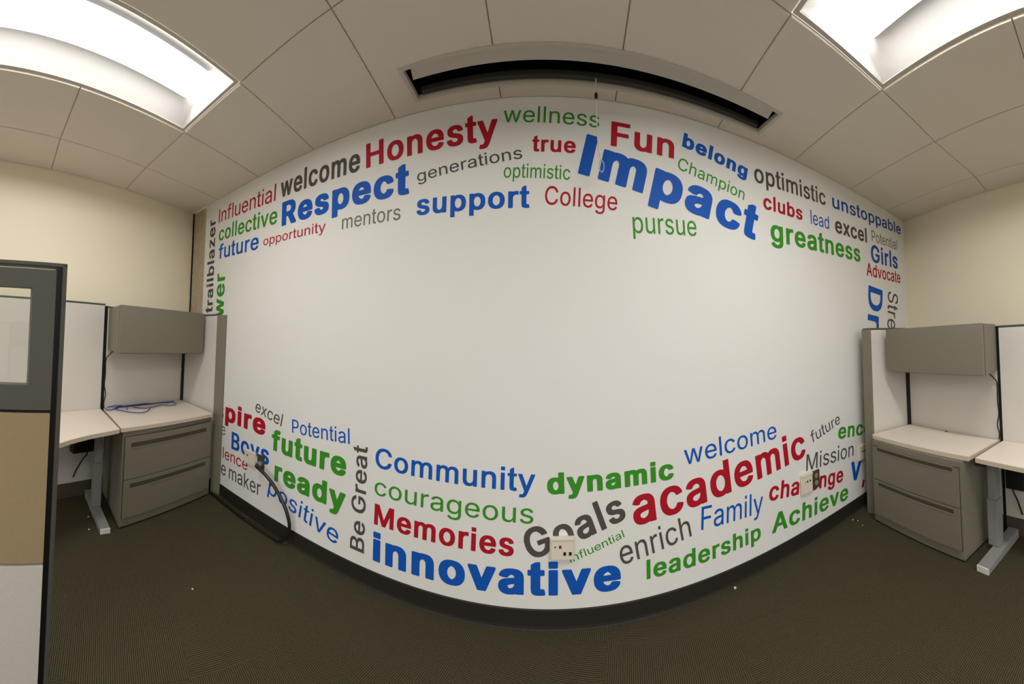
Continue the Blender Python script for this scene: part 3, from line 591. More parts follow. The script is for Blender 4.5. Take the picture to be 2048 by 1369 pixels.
 'gk': '495;148,-148 193,-151 229,-150 277,-146 321,-134 359,-112 385,-85 405,-45 412,16 412,408 410,420 405,425 397,428 385,429 301,429 285,427 277,424 249,431 205,434 177,434 125,427 81,409 75,404 44,376 16,332 -1,280 -6,216 -1,152 16,100 43,60 77,32 122,12 125,9 133,10 177,5 209,5 249,9 267,12 268,8 264,-8 248,-28 243,-32 217,-44 201,-45 185,-41 173,-34 157,-21 135,4 123,8 121,11 113,9 81,9 69,6 17,-23 13,-27 11,-40 13,-60 27,-84 45,-104 72,-124 101,-137;201,112 177,124 160,140 147,164 140,188 137,216 138,240 141,248 148,272 161,296 180,316 197,325 205,327 229,316 249,296 262,272 269,244 271,216 270,192 262,164 249,140 229,121 209,112',
 'gr': '430;201,-151 208,-151 253,-147 292,-136 298,-133 325,-117 351,-91 369,-55 375,-4 375,380 373,382 316,382 310,381 310,329 307,326 291,347 276,362 256,375 235,383 226,385 196,387 151,381 142,378 109,362 76,333 52,293 36,248 31,194 36,137 52,92 61,77 78,53 109,28 151,10 193,5 229,8 256,17 275,29 290,41 307,67 308,65 308,-4 301,-46 280,-71 262,-82 244,-89 208,-94 181,-92 174,-91 155,-85 139,-76 124,-63 104,-40 100,-38 48,-67 61,-91 79,-109 103,-127 136,-141 166,-148;205,62 172,67 145,80 127,98 112,125 102,155 99,197 103,233 112,263 127,290 148,313 172,324 205,330 235,325 258,314 263,311 283,290 296,266 306,233 309,191 306,155 300,131 297,122 281,95 262,78 250,73 235,66',
 'hb': '454;31,3 35,1 43,0 123,0 135,3 139,7 139,235 142,263 150,287 163,306 183,319 199,326 207,327 227,324 250,307 266,279 271,243 271,7 275,2 283,0 355,0 375,1 379,3 382,7 382,259 378,307 366,343 344,375 318,395 279,409 239,414 211,413 168,407 143,396 139,395 139,527 137,535 131,538 119,539 43,539 31,536 28,531 28,15 28,7',
 'hr': '415;50,0 117,0 117,225 121,261 130,285 146,305 161,316 170,320 185,326 209,329 245,322 271,303 287,276 293,237 293,0 360,0 360,243 355,288 345,321 324,351 296,372 263,383 227,387 185,382 152,366 126,339 119,331 117,333 117,339 117,510 113,512 53,512 50,510',
 'ib': '211;31,3 35,1 43,0 123,0 135,3 139,7 139,395 138,403 131,408 43,409 34,407 29,403 28,395 28,15 28,7;34,451 47,450 119,450 131,451 135,453 138,455 139,459 139,467 139,539 138,543 135,547 123,550 51,550 39,550 31,547 29,543 28,539 28,463 29,455',
 'ik': '237;20,3 28,1 40,0 132,0 147,3 151,7 153,11 154,411 152,419 150,423 142,427 124,429 36,429 20,425 15,419 13,407 13,19 16,7;26,451 40,450 128,450 141,451 149,455 154,463 154,471 154,551 153,559 151,563 140,569 116,570 36,570 24,568 16,563 14,559 13,551 13,467 16,457 20,454',
 'ir': '172;50,0 117,0 116,382 50,381;50,450 117,450 117,522 50,522',
 'is': '193;39,3 45,0 77,0 121,0 128,3 129,387 129,391 125,396 45,397 40,395 38,391;41,451 49,450 77,450 117,450 126,451 129,455 129,459 129,531 128,535 121,538 77,538 45,538 39,535 38,531 38,459 38,455',
 'kr': '385;50,0 117,0 117,141 152,174 155,174 167,159 292,0 375,0 374,3 362,18 205,216 206,219 218,231 347,363 363,381 281,381 128,224 120,216 118,216 117,219 117,510 113,512 53,512 50,510',
 'lb': '211;31,3 35,1 43,0 123,0 135,3 139,7 139,539 138,543 135,547 131,549 119,550 43,550 32,547 29,543 28,15 28,7',
 'lk': '237;20,3 28,1 40,0 132,0 147,3 151,7 153,11 154,551 153,559 151,563 140,569 124,570 32,570 20,567 16,563 13,555 13,19 16,7',
 'lr': '172;50,0 117,0 116,523 50,522',
 'ls': '193;39,3 41,1 49,0 121,0 128,3 129,7 129,531 128,535 121,538 45,538 39,535 38,531',
 'mb': '653;31,3 35,1 43,0 123,0 135,3 139,7 139,247 141,271 151,295 163,311 179,322 195,329 211,326 231,313 244,295 249,271 249,7 252,3 263,0 343,0 351,1 357,3 360,11 360,255 362,275 369,295 382,311 395,322 415,329 431,326 451,315 465,295 466,291 471,263 471,7 475,2 487,0 567,0 579,3 582,11 582,275 577,319 563,355 545,379 518,399 487,411 459,415 427,416 388,411 359,402 335,388 319,374 309,387 278,407 271,410 231,416 207,416 179,413 151,404 139,397 137,399 136,403 131,407 123,409 43,409 35,408 31,406 29,403 28,395 28,11',
 'mk': '679;20,3 28,1 40,0 128,0 144,2 151,7 153,11 154,19 154,255 156,275 163,295 175,311 191,323 200,327 218,315 229,299 234,275 234,19 236,8 244,2 260,0 348,0 360,1 368,4 372,7 374,11 375,19 375,263 377,279 384,299 393,311 407,323 416,327 420,326 436,318 444,308 451,299 456,271 456,19 457,11 459,7 464,3 480,0 572,0 590,3 594,7 596,11 597,19 597,287 592,335 578,371 557,399 532,417 500,430 488,433 456,436 432,436 384,432 352,423 324,408 320,407 288,427 236,436 204,436 172,433 144,426 128,429 48,429 28,428 20,425 15,419 13,403 13,19 16,7',
 'mr': '614;50,0 117,0 117,240 120,267 128,289 143,308 158,319 176,327 197,330 227,326 245,315 251,310 260,297 266,288 268,282 271,258 272,0 337,0 338,243 340,270 348,291 360,306 374,319 398,328 419,330 446,326 470,313 487,288 493,252 494,0 559,0 560,258 556,297 544,330 526,354 521,359 498,375 467,386 437,389 428,388 404,386 380,378 354,363 335,346 320,324 317,318 312,333 290,363 257,383 218,389 194,387 170,379 149,366 129,348 116,327 115,333 115,381 50,381',
 'ms': '635;39,3 45,0 77,0 121,0 128,3 129,243 132,271 140,291 153,309 173,322 189,329 197,329 217,326 237,314 241,311 253,293 255,287 259,263 260,3 265,0 273,0 341,0 345,1 349,3 350,251 353,275 359,291 374,311 389,322 405,328 417,329 437,326 458,315 476,291 481,259 482,3 485,1 493,0 561,0 569,2 571,3 572,7 572,267 568,307 555,343 533,371 511,387 481,399 473,401 433,404 393,399 369,392 348,379 321,356 317,354 301,376 271,395 265,398 229,403 213,404 181,400 158,391 138,379 129,372 127,375 127,391 125,395 121,397 49,397 40,395 38,391 38,387',
 'nb': '453;31,3 35,1 43,0 123,0 135,3 139,7 139,235 142,263 150,287 163,306 183,319 199,326 207,327 227,324 250,307 266,279 271,243 271,7 275,2 287,0 367,0 375,1 379,3 382,11 382,255 378,303 366,343 343,376 318,395 311,398 279,409 239,414 215,414 171,408 139,394 137,395 135,404 131,407 123,409 43,409 34,407 29,403 28,395 28,15 28,7',
 'nk': '479;20,3 28,1 40,0 128,0 144,2 151,7 153,11 154,19 154,243 156,267 164,291 176,307 192,319 208,326 217,323 236,310 251,283 256,251 256,19 257,11 259,7 263,3 272,1 320,0 376,0 388,3 394,7 396,11 397,19 397,267 393,319 378,363 358,391 354,395 324,417 292,428 248,433 204,433 160,428 148,423 140,427 120,429 36,429 24,427 17,423 13,415 13,407 13,19 16,7',
 'nr': '414;50,0 117,0 117,225 121,261 130,285 146,305 161,316 170,320 185,326 209,329 245,322 271,303 287,276 293,237 293,0 360,0 360,237 356,282 343,324 324,351 296,372 266,383 236,386 224,387 185,382 149,363 122,336 116,324 115,327 115,381 50,381',
 'ns': '435;39,3 45,0 77,0 121,0 128,3 129,231 132,263 141,287 157,307 176,319 193,326 209,328 235,323 258,307 275,279 276,275 281,239 282,3 289,0 357,0 365,0 371,3 372,251 368,295 357,331 353,339 336,363 309,384 273,398 233,402 217,402 174,395 141,379 129,368 127,371 127,391 125,395 121,397 49,397 40,395 38,391 38,387',
 'ob': '459;169,-5 196,-8 216,-8 272,-1 320,19 356,51 378,83 383,91 400,139 406,199 401,263 383,315 356,355 320,387 272,407 220,414 192,414 140,407 96,388 60,357 53,347 32,315 16,267 9,207 9,195 16,139 32,90 58,51 95,19 140,-1;196,79 188,82 168,92 147,115 132,143 124,171 121,203 124,231 132,263 147,291 168,314 192,326 208,328 224,325 244,315 250,311 269,291 283,263 291,231 293,199 291,171 283,143 268,114 248,94 224,80 208,78',
 'ok': '485;162,-5 189,-8 221,-8 277,-1 289,2 332,19 369,51 374,59 398,95 415,143 421,207 416,275 414,283 397,331 369,374 336,403 330,407 285,426 225,434 185,433 133,427 85,407 44,371 18,331 2,283 -6,223 -6,203 1,143 19,91 47,51 84,19 129,0;205,99 201,100 180,111 161,132 146,159 139,187 137,211 139,239 147,267 160,291 181,315 201,326 209,327 213,326 234,315 256,291 268,267 276,239 278,211 276,187 269,159 254,131 235,111 213,100',
 'or': '420;203,-8 244,-4 262,0 301,16 335,46 362,85 378,130 379,136 384,190 379,244 376,252 361,294 334,334 298,364 262,379 250,382 205,387 160,381 118,364 113,361 79,332 52,289 37,244 31,190 37,133 49,97 55,82 79,46 115,16 157,-2;208,49 178,53 169,57 146,70 127,91 111,118 108,127 102,151 99,187 102,226 108,250 111,259 126,286 147,310 153,313 175,325 205,330 241,325 267,310 289,287 304,259 311,232 314,220 316,187 313,151 305,121 289,91 268,70 247,58 238,54',
 'os': '441;173,-5 210,-8 262,-2 269,-1 310,17 349,51 373,87 390,137 396,195 391,255 374,303 346,346 313,375 266,395 214,402 198,402 149,395 106,377 70,347 48,315 41,303 25,255 19,191 25,139 42,87 69,47 102,19 146,-1;194,67 182,69 158,82 136,107 122,132 114,163 111,195 114,227 122,259 138,290 158,312 182,325 206,329 230,325 254,313 278,289 292,263 294,255 301,227 304,195 301,163 292,131 277,103 258,83 234,70 226,68 206,65',
 'pb': '468;31,-140 39,-143 75,-143 123,-143 131,-142 136,-140 139,-132 139,13 155,5 179,-4 215,-8 243,-8 291,-1 331,17 346,28 368,48 393,88 410,140 411,159 415,208 409,268 392,320 367,358 334,388 291,407 239,414 215,414 179,410 151,401 139,393 137,396 135,404 131,407 123,409 43,409 35,408 30,404 28,396 28,-128 28,-136;207,80 184,92 163,112 149,140 141,172 138,204 141,236 149,268 163,295 183,315 203,325 219,328 235,325 255,315 260,312 279,292 292,264 300,236 303,204 300,172 293,144 276,112 256,92 235,81 219,78',
 'pk': '494;20,-140 36,-143 112,-143 136,-142 147,-140 151,-136 154,-128 155,0 156,1 176,-4 209,-8 228,-8 252,-7 304,0 347,20 379,48 383,52 408,92 425,148 430,216 425,280 407,336 381,376 344,408 300,427 244,434 212,434 176,431 148,423 140,427 128,429 36,429 24,427 19,424 15,420 13,408 13,-124 16,-136;216,100 196,111 178,128 175,132 163,156 155,188 154,216 156,244 164,272 176,296 196,316 220,327 244,316 264,296 278,268 285,240 287,212 285,188 278,160 265,132 244,112 224,100',
 'pr': '429;50,-143 117,-143 117,49 119,54 136,31 152,16 170,4 197,-5 227,-8 242,-7 275,-2 315,16 349,46 373,85 388,136 393,190 388,247 373,295 365,307 348,334 314,364 272,381 227,387 194,384 170,376 152,364 134,348 116,323 115,325 115,376 113,381 53,382 50,380;203,52 188,55 167,66 143,88 127,121 118,154 116,193 118,229 126,259 143,292 161,311 188,325 221,329 249,325 257,322 279,310 299,289 313,262 322,229 325,193 325,181 322,151 316,127 313,118 297,88 278,70 251,54 221,50',
 'ps': '450;39,-140 45,-143 77,-143 121,-143 128,-140 129,29 141,18 161,5 189,-5 233,-8 281,-2 323,16 329,20 360,48 383,84 400,140 405,196 400,256 384,308 358,348 325,378 285,395 237,402 221,402 189,399 161,391 139,376 129,367 127,372 127,392 122,396 45,397 41,396 38,392;201,68 177,80 155,100 140,128 131,164 128,196 131,232 140,268 153,292 157,296 173,312 177,315 197,325 221,329 241,326 265,313 287,292 302,264 310,232 313,196 310,164 302,132 285,102 265,82 242,68 221,66',
 'rb': '303;31,3 39,0 75,0 123,0 131,1 136,3 139,11 139,247 143,271 152,291 162,303 179,317 199,324 211,325 231,322 255,322 262,323 267,327 268,335 268,403 267,407 264,411 251,414 199,415 163,409 139,398 131,407 123,409 43,409 34,407 29,403 28,395 28,15 28,7',
 'rk': '329;20,3 28,1 40,0 128,0 144,2 151,7 153,11 154,19 154,251 157,275 164,291 167,295 177,307 192,318 208,324 228,322 264,323 272,324 280,330 283,339 283,415 282,423 276,430 268,433 260,434 204,435 168,431 144,426 136,428 124,429 36,429 20,425 15,419 13,407 13,19 16,7',
 'rr': '264;50,0 117,0 117,237 120,264 128,282 132,288 143,302 161,315 185,323 206,326 242,322 245,324 246,381 245,385 242,387 212,388 182,383 155,372 149,369 128,350 116,331 115,333 115,381 50,381',
 'rs': '285;39,3 45,0 77,0 121,0 128,3 129,243 132,267 141,287 145,293 154,303 173,317 193,323 205,325 237,322 255,323 258,327 258,331 258,395 257,399 249,402 209,403 173,398 141,384 129,374 127,379 127,391 125,395 121,397 45,397 40,395 38,391',
 'sb': '409;131,-5 178,-8 234,-5 279,7 310,26 316,31 335,51 350,82 356,123 350,163 335,187 326,199 294,222 246,238 190,252 162,261 146,270 136,283 135,291 138,303 153,319 174,330 186,331 202,328 220,319 234,303 244,283 246,280 250,278 282,277 342,291 346,294 349,299 348,315 338,339 323,363 298,387 270,401 238,410 198,414 174,414 130,410 94,398 63,379 42,358 26,327 22,287 28,247 30,240 50,211 86,187 130,171 194,156 214,150 231,139 240,127 242,119 238,107 224,91 200,79 182,77 166,79 146,87 130,103 118,131 114,135 110,136 78,136 18,123 13,119 11,115 11,103 20,71 38,43 62,21 90,6',
 'sk': '435;125,-5 183,-8 243,-5 291,9 327,31 350,55 364,83 371,123 371,143 363,183 342,215 307,241 259,257 200,271 175,279 159,288 151,299 153,307 164,319 183,330 187,330 209,319 219,307 231,283 238,279 243,278 259,277 291,278 351,292 360,295 364,303 363,327 351,359 335,383 315,402 283,420 247,430 203,434 167,434 119,429 83,417 53,399 28,375 12,343 7,307 7,295 13,251 16,243 35,215 71,190 119,172 183,157 203,150 215,143 226,131 223,123 209,107 191,99 179,98 157,107 142,123 131,149 127,153 119,156 87,157 67,156 7,142 2,139 -2,135 -4,127 -4,107 6,75 7,71 27,43 49,23 79,6',
 'sr': '370;176,-8 226,-5 264,7 291,24 316,49 329,76 334,109 328,142 315,163 306,175 278,196 231,212 177,225 150,233 128,244 115,259 112,277 116,295 118,301 135,318 157,328 165,330 186,333 215,328 237,318 240,316 255,298 264,280 267,277 323,289 327,292 316,319 306,334 300,343 280,361 258,374 228,383 186,387 150,384 114,373 87,358 62,334 48,307 45,286 45,271 50,238 69,208 100,187 144,171 207,156 225,150 238,145 251,136 263,121 265,106 258,82 241,64 222,56 212,52 180,48 153,52 125,64 107,82 96,110 87,109 36,97 33,94 42,64 45,59 61,37 84,17 111,3 144,-5',
 'ss': '391;136,-5 180,-8 228,-5 272,7 304,27 324,47 341,79 346,115 340,155 319,187 285,211 240,226 184,240 156,249 137,259 127,271 125,283 128,299 130,303 137,311 146,319 164,328 184,332 208,328 228,318 244,300 254,279 256,278 276,277 337,291 339,295 339,303 334,315 328,331 312,355 292,374 268,388 232,399 188,402 144,399 136,398 104,387 76,371 52,349 37,319 32,283 38,243 44,231 60,209 92,187 140,170 200,156 224,148 240,138 251,123 252,111 247,95 232,79 205,67 180,64 160,67 136,77 119,95 109,119 107,123 104,124 88,125 80,124 26,111 21,107 21,99 30,67 49,39 72,19 100,4',
 'tb': '247;101,-2 139,-5 183,-5 217,2 222,6 223,10 223,22 211,82 207,85 199,87 163,87 157,90 151,98 149,126 149,326 151,328 155,329 203,330 207,331 211,334 213,342 213,398 212,402 209,406 203,408 151,409 149,410 149,530 148,534 145,538 135,541 111,541 103,539 37,498 35,490 35,410 31,409 -5,408 -9,406 -11,402 -12,398 -12,342 -11,334 -5,330 31,329 35,326 35,122 37,74 43,42 54,22 59,18 75,8',
 'tk': '273;95,-2 136,-5 192,-4 228,3 233,6 236,10 238,18 237,38 226,98 220,104 212,106 172,107 168,110 166,114 164,138 164,326 168,329 212,330 220,332 224,335 226,338 228,346 228,414 225,422 216,427 204,429 168,429 164,430 164,546 161,554 156,558 144,561 108,561 93,558 26,518 22,514 20,506 20,430 16,429 -8,429 -18,426 -24,422 -27,414 -27,350 -25,338 -22,334 -16,331 -4,329 16,329 20,326 20,130 22,78 29,46 40,26 44,21 64,9 84,1',
 'tr': '208;144,-5 172,-5 199,1 201,4 191,58 187,60 163,58 142,62 130,73 129,76 127,109 127,325 127,328 130,329 187,329 190,331 191,376 190,380 187,382 127,382 127,508 127,511 121,513 57,475 56,382 13,382 10,380 10,334 10,331 13,329 57,328 57,112 59,64 66,34 76,17 91,7 112,-2',
 'ts': '229;105,-2 141,-5 177,-5 209,2 213,6 213,14 203,70 201,72 198,74 193,75 169,73 153,76 149,78 142,86 139,118 139,326 141,328 145,329 193,329 201,331 203,334 203,390 202,394 197,397 141,397 139,398 139,522 137,527 129,529 117,529 109,526 49,490 45,486 45,482 45,398 41,397 5,397 -1,394 -2,390 -2,334 1,330 9,329 41,329 45,326 45,118 47,70 54,38 65,18 85,6',
 'ub': '454;141,-2 171,-5 191,-5 235,0 243,2 271,16 273,14 274,6 275,4 279,1 287,0 367,0 378,2 381,6 382,394 381,402 378,406 367,409 287,409 275,407 272,402 271,174 268,146 259,122 244,102 227,90 211,83 203,82 183,85 163,99 159,102 143,130 139,166 138,402 135,406 127,409 75,409 39,409 32,406 29,402 28,150 32,102 44,66 67,34 95,13 127,0',
 'uk': '480;135,-2 164,-5 200,-5 248,1 260,6 268,2 280,0 372,0 384,2 393,6 396,13 397,22 397,410 396,418 394,422 388,426 380,428 368,429 280,429 268,427 259,422 257,418 256,410 256,186 254,162 245,138 233,122 216,109 200,103 192,106 174,118 158,146 154,178 154,406 152,419 151,422 144,427 128,429 36,429 24,427 16,422 14,418 13,410 13,162 18,106 32,66 52,38 82,14 116,1',
 'ur': '415;177,-5 185,-5 224,1 258,16 288,46 293,58 295,52 295,1 299,0 320,0 356,0 360,1 360,376 359,380 356,382 296,382 293,380 293,157 290,124 279,97 265,79 251,68 246,64 224,56 200,53 164,60 138,79 122,106 117,148 117,379 113,382 53,382 50,380 50,142 54,100 59,80 67,58 86,31 107,15 113,11 143,0',
 'us': '436;145,-2 185,-5 229,0 269,18 281,30 283,26 283,6 284,2 289,0 361,0 371,2 372,10 372,386 371,394 369,395 361,397 293,397 285,396 282,394 281,390 281,166 278,134 268,110 253,92 236,78 217,71 201,69 177,73 151,90 134,118 129,158 129,386 128,394 121,397 77,397 45,397 39,394 38,386 38,146 43,98 55,62 75,34 105,11 133,0',
 'vb': '433;141,3 151,0 187,0 235,0 243,1 248,3 395,383 396,399 395,403 391,407 379,409 295,409 286,407 281,403 195,164 191,172 107,404 103,407 95,409 11,409 -1,408 -7,403 -8,391 -7,383',
 'vk': '459;130,3 136,1 148,0 240,0 256,2 263,7 409,387 411,395 411,415 408,421 404,425 396,428 384,429 296,429 280,428 269,423 265,415 196,225 192,226 124,415 120,423 112,427 100,429 8,429 -11,427 -20,422 -21,419 -23,411 -23,395 -21,387 124,11 126,7',
 'vr': '394;161,0 228,0 374,381 302,381 221,158 197,79 194,73 167,159 87,381 14,381',
 'vs': '415;149,3 153,1 157,0 185,0 233,0 240,3 386,383 386,391 384,395 369,397 301,397 292,395 289,390 210,171 197,130 193,126 176,179 97,395 93,397 85,397 13,397 4,395 2,391 2,383 4,379',
 'wb': '611;116,3 121,1 129,0 197,0 213,0 221,3 224,7 281,211 285,214 343,7 346,3 357,0 429,0 445,1 451,3 455,11 569,383 570,391 569,403 564,407 553,409 469,409 461,408 457,405 455,399 397,194 340,403 335,407 325,409 245,409 233,407 228,403 227,399 169,193 111,403 105,408 93,409 13,409 5,408 1,406 -1,403 -2,399 -1,383 112,11',
 'wr': '572;136,0 201,0 258,198 284,296 314,180 365,0 432,0 548,381 477,381 431,216 410,135 398,87 395,88 383,144 366,210 319,381 249,381 203,216 182,134 170,80 156,141 90,381 20,381',
 'xb': '422;-1,3 3,1 15,0 99,0 111,2 115,6 170,87 187,117 191,116 209,87 265,3 275,0 311,0 367,0 375,1 380,3 383,7 383,19 380,27 255,207 375,383 377,391 377,399 375,404 371,407 359,409 275,409 263,407 258,403 212,335 191,300 187,303 127,399 119,407 107,409 23,409 11,408 7,406 5,403 4,399 4,387 6,383 123,211 123,207 -1,27 -4,19 -4,7',
 'xr': '383;18,0 94,0 152,87 189,150 227,87 285,0 361,0 352,15 228,192 346,366 355,381 279,381 231,310 192,244 189,243 151,306 103,381 26,381 33,369 151,195 27,15',
 'xs': '404;7,3 13,0 21,0 97,0 101,1 105,3 162,87 189,133 217,87 273,3 281,0 361,0 369,1 372,3 373,11 372,15 244,199 245,203 365,381 367,383 367,391 365,395 349,397 277,397 269,395 218,319 193,277 189,274 160,323 113,395 105,397 53,397 25,397 16,395 14,391 14,387 14,383 17,379 136,203 7,15 6,11',
 'yb': '433;46,-142 79,-145 103,-145 131,-143 155,-135 183,-119 201,-102 211,-86 229,-50 394,382 396,386 396,398 395,402 392,406 379,409 303,409 291,409 283,406 281,402 195,165 191,172 107,404 103,407 95,409 11,409 -1,408 -4,406 -7,402 -8,390 -6,382 135,14 127,-10 117,-34 107,-47 99,-54 91,-58 71,-56 47,-56 42,-58 37,-62 22,-118 22,-130 23,-134 27,-137',
 'yk': '459;38,-142 72,-145 96,-145 144,-141 169,-134 190,-122 196,-118 216,-98 228,-77 244,-46 410,390 411,414 408,421 404,425 396,428 384,429 292,429 276,427 268,422 196,225 192,226 120,423 112,427 100,429 12,429 -8,428 -14,426 -20,422 -23,414 -22,390 119,22 112,2 102,-18 94,-30 88,-35 84,-37 36,-37 28,-40 23,-46 8,-102 7,-126 12,-134 16,-136',
 'yr': '394;85,-145 119,-143 141,-136 161,-124 177,-109 194,-83 207,-58 372,374 374,380 371,382 305,382 302,380 221,155 194,73 168,155 87,380 83,382 44,382 17,382 14,380 160,-1 148,-34 139,-55 129,-70 116,-81 98,-86 89,-87 65,-83 58,-85 44,-139 62,-143',
 'ys': '415;51,-142 81,-145 97,-145 125,-143 149,-135 173,-122 190,-106 205,-82 219,-54 385,382 386,390 385,394 381,396 369,397 301,397 291,394 213,178 197,132 193,127 179,170 98,394 89,397 41,397 9,397 3,394 2,390 3,382 146,6 137,-22 127,-42 117,-58 108,-66 93,-71 65,-68 53,-68 48,-70 46,-74 32,-126 32,-134 35,-138',
 'zb': '424;20,3 24,1 32,0 152,0 344,0 356,1 361,3 364,11 364,75 363,79 360,83 348,86 172,86 167,87 356,335 358,347 358,399 356,404 352,407 340,409 44,409 29,407 24,404 23,395 23,335 25,327 28,325 40,323 204,323 208,322 210,319 19,71 17,63 17,11',
}
